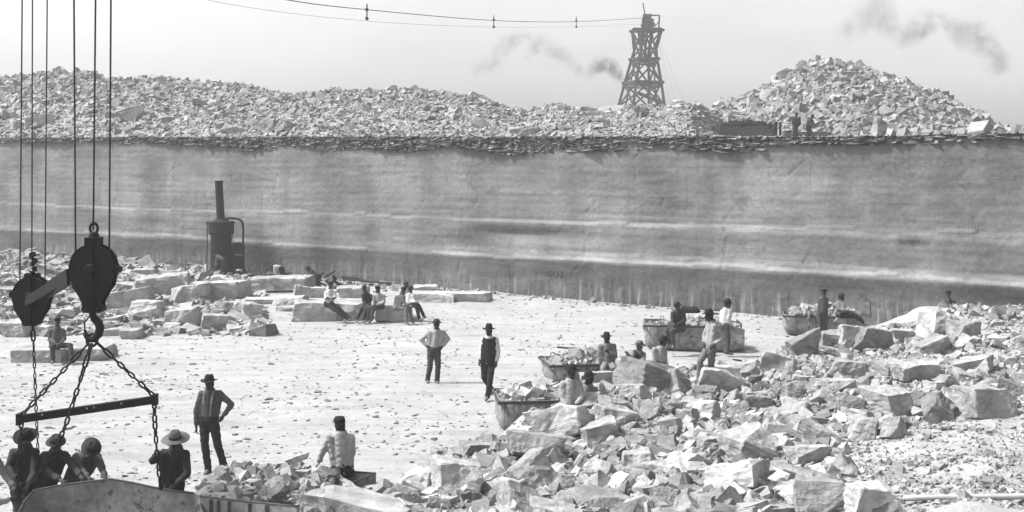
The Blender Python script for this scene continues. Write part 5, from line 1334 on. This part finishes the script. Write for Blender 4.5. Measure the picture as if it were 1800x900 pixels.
# men at the rim of the foreground scoop
person('man in a wide straw hat with bowed head gripping the rim of the scoop', 17.7,
       dict(h=(309, 776, -.12), n=(309, 786, .0), sl=(288, 797), sr=(326, 798), el=(268, 810, -.12), wl=(274, 800, -.38), er=(330, 832, -.08), wr=(309, 852, -.20), p=(303, 850, .22), kl=(296, 905, .1), al=(296, 955, .15), kr=(314, 905, .1), ar=(314, 955, .15)),
       (-.1, -1, 0), shirt=.055, trouser=.04, hatk='wide', head_down=.75, hat_tilt=(0, -.22, 1))
person('man in a brimmed hat at the rim nearest the left edge with a dark jacket', 18.0,
       dict(h=(46, 772, -.14), n=(45, 784, 0), sl=(24, 796, .05), sr=(62, 795, .0), el=(15, 822, -.08), wl=(30, 848, -.35), er=(60, 830, -.15), wr=(49, 855, -.42), p=(38, 855, .3), kl=(34, 905, .15), al=(34, 960, .25), kr=(52, 905, .15), ar=(52, 960, .25)),
       (-.2, -1, 0), shirt=.05, trouser=.04, hatk='felt', head_down=.5, hat_sc=1.1)
person('man in a small brimmed hat reaching along the rim behind the slanting chain', 18.0,
       dict(h=(98, 782, -.12), n=(97, 793, 0), sl=(78, 801), sr=(113, 800), el=(84, 829, -.16), wl=(108, 845, -.42), er=(130, 820, -.12), wr=(143, 838, -.42), p=(78, 857, .3), kl=(78, 905, .15), al=(78, 960, .25), kr=(94, 905, .15), ar=(94, 960, .25)),
       (.1, -1, 0), shirt=.05, trouser=.04, hatk='soft', head_down=.4)
person('man bending low over the rim with his hat brim hiding his face', 18.0,
       dict(h=(160, 790, -.2), n=(153, 797, 0), sl=(135, 803), sr=(171, 804), el=(141, 824, -.08), wl=(156, 840, -.40), er=(179, 822, -.15), wr=(184, 837, -.42), p=(128, 852, .3), kl=(126, 905, .15), al=(126, 960, .25), kr=(144, 905, .15), ar=(144, 960, .25)),
       (.35, -1, 0), shirt=.085, trouser=.04, hatk='soft', head_down=1.1)
person('man mostly outside the left edge with only his pale sleeve showing at the rim', 17.6,
       dict(h=(-26, 786, -.1), n=(-26, 797, 0), sl=(-46, 806), sr=(-9, 806), el=(-50, 832, -.1), wl=(-28, 852, -.35), er=(10, 836, -.1), wr=(24, 856, -.28), p=(-32, 858, .2), kl=(-34, 905, .1), al=(-34, 962, .15), kr=(-16, 905, .1), ar=(-16, 962, .15)),
       (.1, -1, 0), shirt=.20, trouser=.05, hatk='felt', head_down=.5)
person('man at the bottom left corner of whom only a forearm shows', 16.4,
       dict(h=(-56, 836, .05), n=(-56, 850, 0), sl=(-78, 862), sr=(-36, 862), el=(-84, 892, .1), wl=(-62, 910, .2), er=(-6, 884, .05), wr=(16, 878, .25), p=(-62, 925, -.1), kl=(-64, 985, -.1), al=(-64, 1030, -.1), kr=(-46, 985, -.1), ar=(-46, 1030, -.1)),
       (.6, .6, 0), shirt=.30, trouser=.05, hatk='felt')
# by the boiler and wall
person('man stooping in front of the boiler with a pale back', 61.0,
       dict(h=(379, 452), n=(383, 449.5), sl=(382, 451, -.1), sr=(385, 451, .15), el=(380, 460, -.12), wl=(378, 468, -.12), er=(383, 460, .15), wr=(381, 468, .15), p=(393, 458), kl=(390, 473, -.1), al=(392, 487), kr=(397, 473), ar=(397, 487)),
       (-1, -.4, 0), shirt=.16, trouser=.06, hatk='soft', head_down=.6)
person('man in a white shirt bending over between the boiler and the wall', 60.0,
       dict(h=(480, 471), n=(484, 467.5), sl=(483, 468, -.12), sr=(487, 468, .12), el=(482, 476, -.12), wl=(483, 483, -.12), er=(486, 476, .12), wr=(485, 483, .12), p=(495, 471), kl=(495, 482, 0), al=(496, 493), kr=(500, 482), ar=(501, 493)),
       (-1, -.2, 0), shirt=.40, trouser=.04, hatk=None, head_down=.8)
person('dark-clothed man crouching behind the scrap right of the boiler', 57.0,
       dict(h=(542, 473), n=(547, 476), sl=(547, 479, -.1), sr=(551, 479, .12), el=(543, 488, -.2), wl=(540, 495, -.2), er=(552, 488, .1), wr=(550, 495, .0), p=(560, 486), kl=(552, 495, -.15), al=(558, 506, 0), kr=(560, 497, -.15), ar=(564, 506, 0)),
       (-1, -.5, 0), shirt=.06, trouser=.04, hatk='cap', head_down=.4)
person('taller of the two dark figures standing on the rim by the cart', 75.5,
       dict(h=(1400, 202), n=(1399, 206.5), sl=(1394.5, 209.5), sr=(1405, 209.5), el=(1393, 216), wl=(1395, 222, -.1), er=(1407, 216), wr=(1404, 222, -.1), p=(1398, 222), kl=(1396, 232), al=(1396, 242), kr=(1401, 232), ar=(1401, 242)),
       (-.4, .6, 0), shirt=.03, trouser=.03, hatk='soft')
person('stooping dark figure holding something right of the taller one', 75.5,
       dict(h=(1428, 205), n=(1425, 209), sl=(1420, 212), sr=(1429, 212.5), el=(1421, 219, -.1), wl=(1430, 221, -.2), er=(1431, 219, -.1), wr=(1434, 219, -.25), p=(1421, 224), kl=(1421, 234), al=(1420, 243), kr=(1425, 234), ar=(1425, 243)),
       (.8, -.4, 0), shirt=.04, trouser=.03, hatk='cap')

# ------------------------------------------------------------------ vertical boiler engine
def boiler():
    Y = 62.6; c = at(389, 489, Y); c.z = float(h_floor(np.array([c.x]), np.array([Y]))[0]); k = Y / F
    root = empty('steam_boiler', c, 'upright steam boiler with a tall stack and curved pipe against the wall', 'steam engine')
    def zz(py): return (EYE - (py - HZ) * k) - c.z
    def xx(px): return (px - 389) * k
    bm = bmesh.new(); add_lathe(bm, [(0, zz(488)), (.62, zz(488)), (.62, zz(474)), (.54, zz(470)), (.54, zz(415)), (.50, zz(413)), (0, zz(413))], seg=28); obj('boiler_shell', bm, M['boiler'], root, smooth=False)
    bm = bmesh.new(); add_lathe(bm, [(.45, zz(414)), (.62, zz(412)), (.66, zz(409)), (.66, zz(394)), (.69, zz(393)), (.69, zz(390)), (.62, zz(389)), (.40, zz(388)), (.30, zz(384)), (0, zz(383))], seg=28); obj('smoke_box', bm, M['boiler'], root)
    bm = bmesh.new(); a = Vector((xx(388), 0, zz(386))); b = Vector((xx(384.5), 0, zz(318))); add_tube(bm, [a, a.lerp(b, .5), b], [.215, .205, .20], 20); bmesh.ops.delete(bm, geom=[f for f in bm.faces if f.calc_center_median().z > zz(319) and len(f.verts) > 4], context='FACES'); obj('chimney', bm, M['boiler'], root)
    bm = bmesh.new(); add_lathe(bm, [(.19, zz(320)), (.225, zz(320)), (.225, zz(317.6)), (.19, zz(317.6))], (xx(384.6), 0, 0), 20); obj('chimney_band', bm, M['boiler'], root)
    for z in (zz(470), zz(440), zz(418)):
        bm = bmesh.new(); add_lathe(bm, [(.54, z - .03), (.56, z - .03), (.56, z + .03), (.54, z + .03)], seg=28); obj('hoop', bm, M['boiler'], root)
    bm = bmesh.new(); pts = [(395, 385), (404, 383.5), (414, 384), (421, 385.5), (426, 389), (428, 395), (428.5, 410), (428, 430)]
    add_tube(bm, [Vector((xx(x), -.1, zz(y))) for x, y in pts], .055, 8); obj('steam_pipe', bm, M['boiler'], root, smooth=True)
    bm = bmesh.new(); add_lathe(bm, [(0, -.22), (.27, -.22), (.30, -.18), (.30, .18), (.27, .22), (0, .22)], (xx(420), -.1, zz(436)), 20, (0, 1, 0)); obj('cylinder_head', bm, M['boiler'], root)
    for r_, nm in ((.34, 'flywheel'),):
        bm = bmesh.new(); cc = Vector((xx(419), -.42, zz(438))); add_tube(bm, [cc + Vector((r_ * math.cos(t), 0, r_ * math.sin(t))) for t in [2 * math.pi * q / 20 for q in range(21)]], .03, 6, cap=False)
        for q in range(3): t = math.pi * q / 3 + .3; add_tube(bm, [cc + Vector((r_ * math.cos(t), 0, r_ * math.sin(t))), cc - Vector((r_ * math.cos(t), 0, r_ * math.sin(t)))], .018, 6)
        obj(nm, bm, M['boiler'], root)
    bm = bmesh.new(); add_beam(bm, (xx(411), -.2, zz(488)), (xx(411), -.2, zz(430)), .12, .12); add_beam(bm, (xx(430), -.2, zz(480)), (xx(429), -.2, zz(436)), .10, .10); add_beam(bm, (xx(408), -.2, zz(452)), (xx(431), -.2, zz(452)), .1, .16); add_beam(bm, (xx(412), -.28, zz(478)), (xx(429), -.28, zz(455)), .06, .06); obj('engine_frame', bm, M['boiler'], root)
    bm = bmesh.new(); add_box(bm, (xx(418), .0, zz(463)), (.62, .5, .55)); bmesh.ops.bevel(bm, geom=bm.edges[:], offset=.04, segments=1, affect='EDGES'); obj('steam_chest', bm, M['boiler'], root)
    for y in (-.55, .55):
        bm = bmesh.new(); add_beam(bm, (xx(366), y, zz(486)), (xx(437), y, zz(479)), .16, .16); obj('skid', bm, M['timber'], root)
    bm = bmesh.new(); add_tube(bm, [Vector((xx(366), -.3, zz(487))), Vector((xx(367), -.3, zz(392)))], .03, 6); obj('stay_rod', bm, M['boiler'], root)
    bm = bmesh.new(); add_lathe(bm, [(0, 0), (.05, 0), (.06, .06), (0, .1)], (xx(367), -.3, zz(392)), 8); obj('valve', bm, M['boiler'], root)
    bm = bmesh.new(); add_tube(bm, [Vector((xx(411), -.4, zz(389))), Vector((xx(413), -.4, zz(425))), Vector((xx(416), -.4, zz(432)))], .022, 6); obj('feed_pipe', bm, M['boiler'], root)
    bm = bmesh.new(); add_box(bm, (xx(390), -.60, zz(478)), (.4, .06, .34)); bmesh.ops.bevel(bm, geom=bm.edges[:], offset=.02, segments=1, affect='EDGES'); obj('fire_door', bm, M['boiler'], root)
boiler()
# pipes, timbers and scrap along the wall foot
def rod(a, b, r, name, label, cat, mat='timber', box=False):
    a = Vector(a); b = Vector(b); bm = bmesh.new()
    if box: add_beam(bm, a, b, r * 2, r * 1.4)
    else: add_tube(bm, [a, a.lerp(b, .5) + Vector((0, 0, -.01)), b], r, 8)
    o = obj(name, bm, M[mat], off=a.lerp(b, .5), smooth=not box); o.location = a.lerp(b, .5); tag(o, label, cat); return o
def zf(P): return float(h_floor(np.array([P.x]), np.array([P.y]))[0])
def gp(px, py, dz=.03): P = hit(px, py); P.z += dz; return P
rod(gp(435, 489, .12), gp(530, 488, .12), .07, 'timber_beam', 'long dark timber lying on the floor right of the boiler', 'timber', box=True)
rod(gp(605, 498, .2), gp(700, 505, .15), .045, 'rail', 'dark rail lying at the wall foot behind the seated group', 'rail', 'iron')
rod(gp(600, 494, .2), gp(690, 500, .15), .045, 'rail', 'second dark rail lying closer to the wall foot', 'rail', 'iron')
rod(gp(470, 516, .08), gp(522, 515, .08), .05, 'timber_beam', 'short dark plank under the large squared block', 'timber', 'iron', box=True)
rod(gp(232, 488, .1), gp(300, 494, .1), .07, 'timber_beam', 'timber lying left of the boiler at the wall foot', 'timber', box=True)
rod(gp(305, 500, .1), gp(362, 490, .3), .06, 'timber_beam', 'slanting timber just left of the boiler', 'timber', box=True)
rod(gp(325, 497, .1), gp(326, 487, .9), .03, 'drill_rod', 'thin upright rod left of the boiler', 'rod', 'iron')
rod(gp(980, 612), gp(1018, 615), .035, 'stick', 'dark crooked stick lying alone on the open floor', 'stick', 'iron')
rod(gp(1288, 634, .04), gp(1345, 640, .04), .02, 'bar', 'thin iron bar lying on the floor right of the balanced slab', 'bar', 'iron')
rod(gp(1382, 606, .03), gp(1393, 597, .03), .022, 'bar', 'short bar lying at the edge of the far bank', 'bar', 'iron')
rod(gp(1422, 628, .3), gp(1470, 642, .25), .02, 'bar', 'thin bar stuck among the stones below the boy', 'bar', 'iron')
rod(at(1530, 565, 40.4), at(1530, 530, 40.4), .03, 'post', 'thin upright post right of the man on the rear skip', 'post', 'plank', box=True)
def scrap():
    c = hit(566, 506); root = empty('scrap_pile', c, 'tangled dark scrap in front of the crouching man', 'scrap pile'); r2 = random.Random(3)
    for k in range(14):
        bm = bmesh.new(); a = Vector((r2.uniform(-.9, .7), r2.uniform(-.3, .3), r2.uniform(.05, .6))); b = a + Vector((r2.uniform(-.5, .6), r2.uniform(-.2, .2), r2.uniform(-.35, .35))); b.z = max(b.z, .03)
        add_beam(bm, a, b, r2.uniform(.06, .16), r2.uniform(.05, .12)); obj('scrap_piece', bm, M['boiler'], root)
scrap()
def tarp():
    P = hit(1212, 550); bm = rock_bm((.75, .45, .26), 7, .2, 88, sub=3, cut_depth=(.5, .8)); o = obj('bundle', bm, M['boiler'], loc=P + Vector((0, .1, .12))); tag(o, 'small dark bundle on the floor behind the man on the long skip', 'bundle')
tarp()
# shovel-like paddle behind the seated man
rod(at(1198, 578, 36.6), at(1212, 570, 36.7), .02, 'shovel_handle', 'dark shovel handle sticking out beside the man on the long skip', 'shovel', 'iron')
# pale pipe at the bottom right
a = hit(1590, 890); b = hit(1830, 890); a.z += .10; b.z = max(b.z + .05, a.z)
bm = bmesh.new(); n = 12; add_tube(bm, [a.lerp(b + (b - a) * .4, t / n) for t in range(n + 1)], .038, 12); o = obj('pipe', bm, M['pipe'], smooth=True); tag(o, 'pale straight pipe lying on the gravel at the bottom right', 'pipe')
bm = bmesh.new()

# painted mark on the wall
Yw = wall_Y((978 - CX) / F); Pw = at(978, 482, Yw)
tc = bpy.data.curves.new('painted_mark', 'FONT'); tc.body = 'C152'; tc.size = 0.36; tc.align_x = 'CENTER'; tc.align_y = 'CENTER'; tc.extrude = 0.004; tc.offset = .008; tc.space_character = 1.15; tc.shear = .12
tmp = bpy.data.objects.new('t', tc); C.objects.link(tmp); me = bpy.data.meshes.new_from_object(tmp.evaluated_get(bpy.context.evaluated_depsgraph_get())); bpy.data.objects.remove(tmp)
me.materials.clear()
tx = link_mesh('painted_mark', me, M['chalk'], wall); uu = (Pw - WP).dot(WD); tx.location = (uu, -.10, Pw.z); tx.rotation_euler = (R(90), 0, 0)

# ------------------------------------------------------------------ on the rim: cart and box
def cart():
    Y = 78.0; c = at(1317, 243, Y); k = Y / F; root = empty('wooden_cart', c, 'long plank cart heaped with dark coal on the rim', 'cart')
    def P_(px, py, dy=0): p = at(px, py, Y + dy) - c; return p
    x0, x1 = P_(1265, 240).x, P_(1360, 240).x; z0, z1 = P_(0, 240).z, P_(0, 222).z
    for i in range(4):
        zz = z0 + (z1 - z0) * (i + .5) / 4; h = (z1 - z0) / 4 - .015
        for y in (0, 1.5):
            bm = bmesh.new(); add_beam(bm, (x0, y, zz), (x1, y, zz + .02), .06, h); obj('plank', bm, M['plank'], root)
        for x in (x0 + .03, x1 - .03):
            bm = bmesh.new(); add_beam(bm, (x, .03, zz + .003), (x, 1.47, zz + .003), .06, h); obj('plank', bm, M['plank'], root)
    for x in (x1 + .15, x1 + .42):
        for y in (-.05, 1.55):
            bm = bmesh.new(); add_beam(bm, (x, y, z0 - .1), (x, y, z1 + .28), .14, .14); obj('post', bm, M['boiler'], root)
    bm = bmesh.new(); add_beam(bm, (x0, -.02, z0 - .06), (x1 + .6, -.02, z0 - .02), .12, .13); add_beam(bm, (x0, 1.5, z0 - .06), (x1 + .6, 1.5, z0 - .02), .12, .13); obj('sill_beam', bm, M['boiler'], root)
    bm = bmesh.new(); add_box(bm, ((x0 + x1) / 2, .75, z0 + .05), (x1 - x0 - .1, 1.4, .08)); obj('floor_boards', bm, M['plank'], root)
    g_ = np.random.default_rng(9); n = 500; x = g_.uniform(x0 + .1, x1, n); y = g_.uniform(.05, 1.45, n); t = (x - x0) / (x1 - x0)
    z = z1 - .1 + .42 * np.sin(np.pi * np.clip(t, 0, 1)) ** .7 * (1 - .5 * np.abs(y - .75) / .75) + g_.uniform(-.12, 0, n)
    P = np.stack([c.x + x, c.y + y, c.z + z], -1)
    scatter('coal', P, np.exp(g_.normal(math.log(.2), .3, n)), M['coal'], LIBS, label='dark coal heaped in the plank cart', cat='coal')
    bm = bmesh.new(); p = P_(1385, 237); add_box(bm, (0, 0, .22), (.42, .42, .5)); bmesh.ops.bevel(bm, geom=bm.edges[:], offset=.02, segments=1, affect='EDGES')
    r2 = empty('crate', c + p - Vector((0, 0, .25)), 'small crate between the cart and the two figures', 'crate'); obj('crate_body', bm, M['plank'], r2)
    bm = bmesh.new(); add_box(bm, (0, 0, .48), (.46, .46, .04)); obj('lid', bm, M['plank'], r2)
    a = P_(1390, 240); b = P_(1452, 240); r3 = empty('low_trough', c + a.lerp(b, .5), 'low flat trough beside the two figures on the rim', 'trough')
    L = (b - a).length
    for nm, cc, dd in (('side_board', (0, -.35, .17), (L, .05, .26)), ('side_board', (0, .35, .17), (L, .05, .26)), ('end_board', (L / 2, 0, .2), (.05, .65, .36)), ('end_board', (-L / 2, 0, .17), (.05, .65, .26)), ('floor_board', (0, 0, .03), (L - .1, .64, .04))):
        bm = bmesh.new(); add_box(bm, cc, dd); obj(nm, bm, M['plank'], r3)
cart()

# ------------------------------------------------------------------ cableway tower
def tower():
    Y = 170.0; k = Y / F; base = at(1127, 190, Y); base = Vector((base.x, base.y, 13.4)); th = R(20)
    root = empty('timber_tower', base, 'tall timber cableway tower with crossed braces on the skyline', 'tower')
    def zz(py): return EYE - (py - HZ) * k - base.z
    # (row, half width in m, centre px) down the tower
    lev = [(203, 2.9, 1125), (187, 2.72, 1127), (145.5, 2.15, 1130), (104, 1.50, 1132.5), (88, 1.28, 1134), (54, 1.72, 1137)]
    def corner(i, q):
        py, hw, cx = lev[i]; a = th + math.pi / 4 + q * math.pi / 2; x = (cx - 1127) * k; r = hw * math.sqrt(2) * 0.90
        return Vector((x + r * math.cos(a), r * math.sin(a), zz(py)))
    def bar(nm, a, b, w=.26):
        bm = bmesh.new(); add_beam(bm, a, b, w, w); obj(nm, bm, M['timber'], root)
    for q in range(4):
        for i in range(len(lev) - 1): bar('leg', corner(i, q), corner(i + 1, q), .36)
        for i in range(1, len(lev)):
            a, b = corner(i, q), corner(i, (q + 1) % 4); d = (b - a).normalized() * .4
            if i != 4: bar('beam', a - d, b + d, .40 if i in (2, 3) else .32)
        for i in (1, 2, 3, 4):
            if i == 3: bar('brace', corner(i, q), corner(5, (q + 1) % 4), .2); bar('brace', corner(i, (q + 1) % 4), corner(5, q), .2); continue
            if i == 4: continue
            a0, a1, b0, b1 = corner(i, q), corner(i, (q + 1) % 4), corner(i + 1, q), corner(i + 1, (q + 1) % 4)
            bar('brace', a0, b1, .2); bar('brace', a1, b0, .2)
            m0, m1 = a0.lerp(b0, .82), a1.lerp(b1, .82); bar('beam', m0, m1, .22)
            bar('brace', a0.lerp(a1, .5), b0.lerp(b1, .5), .2)
        bar('brace', corner(0, q), corner(1, (q + 1) % 4), .22)
    c = lambda px, py, dy=0: Vector(((px - 1127) * k, dy, zz(py)))
    for dy in (-1.2, 0, 1.2):
        bar('platform_beam', c(1111, 52.6, dy), c(1162, 52.6, dy), .34)
    for px in (1122, 1130, 1138, 1146):
        bar('strut', c(px + (6 if px < 1135 else -5), 100), c(px, 54), .28)
    bm = bmesh.new(); add_box(bm, c(1138, 44), (1.5, 1.8, 1.4)); add_box(bm, c(1137, 34), (1.1, 1.2, 1.0)); add_box(bm, c(1138, 27.5), (1.3, .9, .4)); bmesh.ops.bevel(bm, geom=bm.edges[:], offset=.08, segments=1, affect='EDGES'); obj('saddle_housing', bm, M['timber'], root)
    for px, py in ((1131, 36), (1145, 37), (1129, 46), (1147, 44)):
        bm = bmesh.new(); add_lathe(bm, [(0, -.15), (.3, -.15), (.3, .15), (0, .15)], c(px, py, -.7), 14, (0, 1, 0)); obj('sheave', bm, M['timber'], root)
    bar('frame_bar', c(1147, 27), c(1159, 27), .18); bar('frame_bar', c(1159, 27), c(1158, 52), .2); bar('frame_bar', c(1150, 48), c(1158, 38), .12); bar('frame_bar', c(1158, 52), c(1153, 84), .16)
    bar('mast', c(1134, 26), c(1130, 5), .15)
    bar('chute', c(1122, 163, .5), c(1158, 178, .5), .45); bar('chute', c(1148, 170, .5), c(1162, 186, .5), .5)
    return base
tb = tower()
def sag_line(name, pts, r, label, cat='cable'):
    # smooth curve through the points
    pts = [Vector(p) for p in pts]; out = []
    for i in range(len(pts) - 1):
        p0, p1, p2, p3 = pts[max(i - 1, 0)], pts[i], pts[i + 1], pts[min(i + 2, len(pts) - 1)]
        for t in [q / 8 for q in range(8)]:
            out.append(.5 * ((2 * p1) + (-p0 + p2) * t + (2 * p0 - 5 * p1 + 4 * p2 - p3) * t * t + (-p0 + 3 * p1 - 3 * p2 + p3) * t ** 3))
    out.append(pts[-1]); bm = bmesh.new(); add_tube(bm, out, r, 6); o = obj(name, bm, M['rope'], smooth=True); tag(o, label, cat); return o
sag_line('cableway_rope', [at(-60, -180, 40), at(300, -45, 62), at(500, -1, 80), at(645, 17, 95), at(868, 36, 123), at(1013, 38, 150), at(1136, 31, 170)], .035, 'heavy cableway rope sagging from the upper left to the tower top')
sag_line('haul_rope', [at(-80, -140, 42), at(360, -1, 72), at(645, 37, 95), at(868, 47.5, 123), at(1013, 47, 150), at(1134, 42, 170)], .012, 'thin haulage rope sagging just below the heavy cableway rope')
for px, y0, y1, Y, lb in ((645, 7, 35, 95, 'nearest hanging rope carrier on the cableway'), (868, 27, 49, 123, 'middle hanging rope carrier on the cableway'), (1013, 29, 49, 150, 'rope carrier on the cableway nearest the tower')):
    c = at(px, y0, Y); k = Y / F; root = empty('rope_carrier', c, lb, 'rope carrier'); bm = bmesh.new(); add_beam(bm, (0, 0, 0), (0, 0, -(y1 - y0) * k), .12, .09); obj('hanger_bar', bm, M['iron'], root)
    for f in (.35, .92):
        bm = bmesh.new(); add_lathe(bm, [(0, -.08), (.14, -.08), (.14, .08), (0, .08)], (0, 0, -(y1 - y0) * k * f), 12, (0, 1, 0)); obj('roller', bm, M['iron'], root)
for (a, b, lb) in (((1156, 60), (1178, 190), 'guy wire nearest the right side of the tower'), ((1158, 75), (1190, 185), 'middle guy wire right of the tower'), ((1160, 70), (1203, 182), 'outermost guy wire right of the tower')):
    sag_line('guy_wire', [at(a[0], a[1], 170), at((a[0] + b[0]) / 2, (a[1] + b[1]) / 2 + 1, 168), at(b[0], b[1], 166)], .010, lb, 'guy wire')

# ------------------------------------------------------------------ smoke
def smoke(name, pts, radii, dens, label, seed=0.0, scale=0.35):
    V, T = [], []
    for i in range(len(pts)): ellipsoid(V, T, pts[i], (radii[i] * 1.15, radii[i], radii[i] * .85))
    c = Vector(pts[0]); me = bpy.data.meshes.new(name); me.from_pydata([tuple(v - c) for v in V], [], T)
    tmp = bpy.data.objects.new(name, me); C.objects.link(tmp); m = tmp.modifiers.new('r', 'REMESH'); m.mode = 'VOXEL'; m.voxel_size = min(radii) * .35
    me2 = bpy.data.meshes.new_from_object(tmp.evaluated_get(bpy.context.evaluated_depsgraph_get())); bpy.data.objects.remove(tmp)
    mat = bpy.data.materials.new('coal_smoke'); mat.use_nodes = True; nt = mat.node_tree; nt.nodes.clear()
    out = nt.nodes.new('ShaderNodeOutputMaterial'); pv = nt.nodes.new('ShaderNodeVolumePrincipled'); pv.inputs['Color'].default_value = (.35, .35, .35, 1)
    co = N(nt, 'ShaderNodeTexCoord').outputs['Object']; nz = noise_n(nt, co, scale * 1.7, 6, .68)
    # distance to the chain of puffs makes soft edges
    acc = None
    for i in range(len(pts)):
        vs = N(nt, 'ShaderNodeVectorMath', operation='DISTANCE'); nt.links.new(co, vs.inputs[0]); vs.inputs[1].default_value = Vector(pts[i]) - c
        q = rng_n(nt, vs.outputs['Value'], 0.05 * radii[i], radii[i] * .9, 1.0, 0.0); acc = q if acc is None else math_n(nt, 'ADD', acc, q)
    d = math_n(nt, 'MULTIPLY', math_n(nt, 'MULTIPLY', acc, rng_n(nt, nz, .40, .66, 0, 1)), dens)
    nt.links.new(d, pv.inputs['Density']); nt.links.new(pv.outputs[0], out.inputs['Volume'])
    o = link_mesh(name, me2, mat, loc=c); o.data.materials.clear(); o.data.materials.append(mat); tag(o, label, 'smoke', None, 'stuff'); return o
smoke('smoke', [at(1100, 152, 176), at(1090, 138, 176), at(1082, 126, 176), at(1072, 116, 176), at(1058, 112, 176), at(1046, 120, 176)], [1.0, 1.2, 1.5, 1.8, 1.9, 1.6], 1.9, 'grey smoke rising left of the timber tower', scale=.55)
smoke('smoke', [at(1036, 128, 180), at(1018, 122, 184), at(1003, 108, 187), at(990, 96, 190), at(972, 86, 190), at(952, 74, 190), at(938, 84, 190), at(930, 98, 190)], [1.6, 1.6, 1.8, 2.0, 2.2, 2.2, 1.7, 1.3], .75, 'thin drift of smoke left of the tower plume', scale=.4)
smoke('smoke', [at(840, 122, 195), at(862, 112, 195), at(878, 94, 195), at(892, 76, 195), at(908, 66, 195), at(928, 64, 195)], [2.0, 2.4, 2.2, 2.2, 2.0, 1.4], .65, 'faint grey smoke wisp high above the middle of the ridge', scale=.4)
smoke('smoke', [at(1535, 8, 200), at(1552, 28, 200), at(1560, 46, 200), at(1510, 38, 200), at(1485, 58, 200)], [3.6, 4.0, 3.0, 3.4, 2.8], .42, 'pale smoke cloud above the conical heap', scale=.25)
smoke('smoke', [at(1590, 66, 205), at(1604, 54, 205), at(1625, 42, 205), at(1648, 32, 205), at(1672, 44, 205)], [2.8, 3.4, 3.4, 2.6, 2.0], .60, 'darker smoke cloud right of the pale one', scale=.28)
smoke('smoke', [at(1685, 52, 205), at(1710, 62, 205), at(1735, 80, 205), at(1755, 108, 205)], [3.2, 4.2, 3.4, 3.4], .55, 'drifting smoke cloud at the upper right', scale=.28)
smoke('smoke', [at(384, 312, 62.6), at(378, 305, 62.8), at(368, 299, 63), at(355, 292, 63.2), at(338, 284, 63.4)], [.35, .5, .7, .9, 1.1], 1.6, 'thin smoke leaving the boiler chimney', scale=1.6)

# ------------------------------------------------------------------ air
bm = bmesh.new(); add_box(bm, (0, 175, 19.3), (420, 500, 40.6 + .0)); hz = obj('haze', bm)
hm = bpy.data.materials.new('dusty_air'); hm.use_nodes = True; nt = hm.node_tree; nt.nodes.clear()
out = nt.nodes.new('ShaderNodeOutputMaterial'); pv = nt.nodes.new('ShaderNodeVolumePrincipled'); pv.inputs['Density'].default_value = .0009; pv.inputs['Color'].default_value = (.97, .97, .97, 1)
nt.links.new(pv.outputs[0], out.inputs['Volume']); hz.data.materials.append(hm); tag(hz, 'thin dusty air over the whole quarry', 'haze', None, 'stuff')
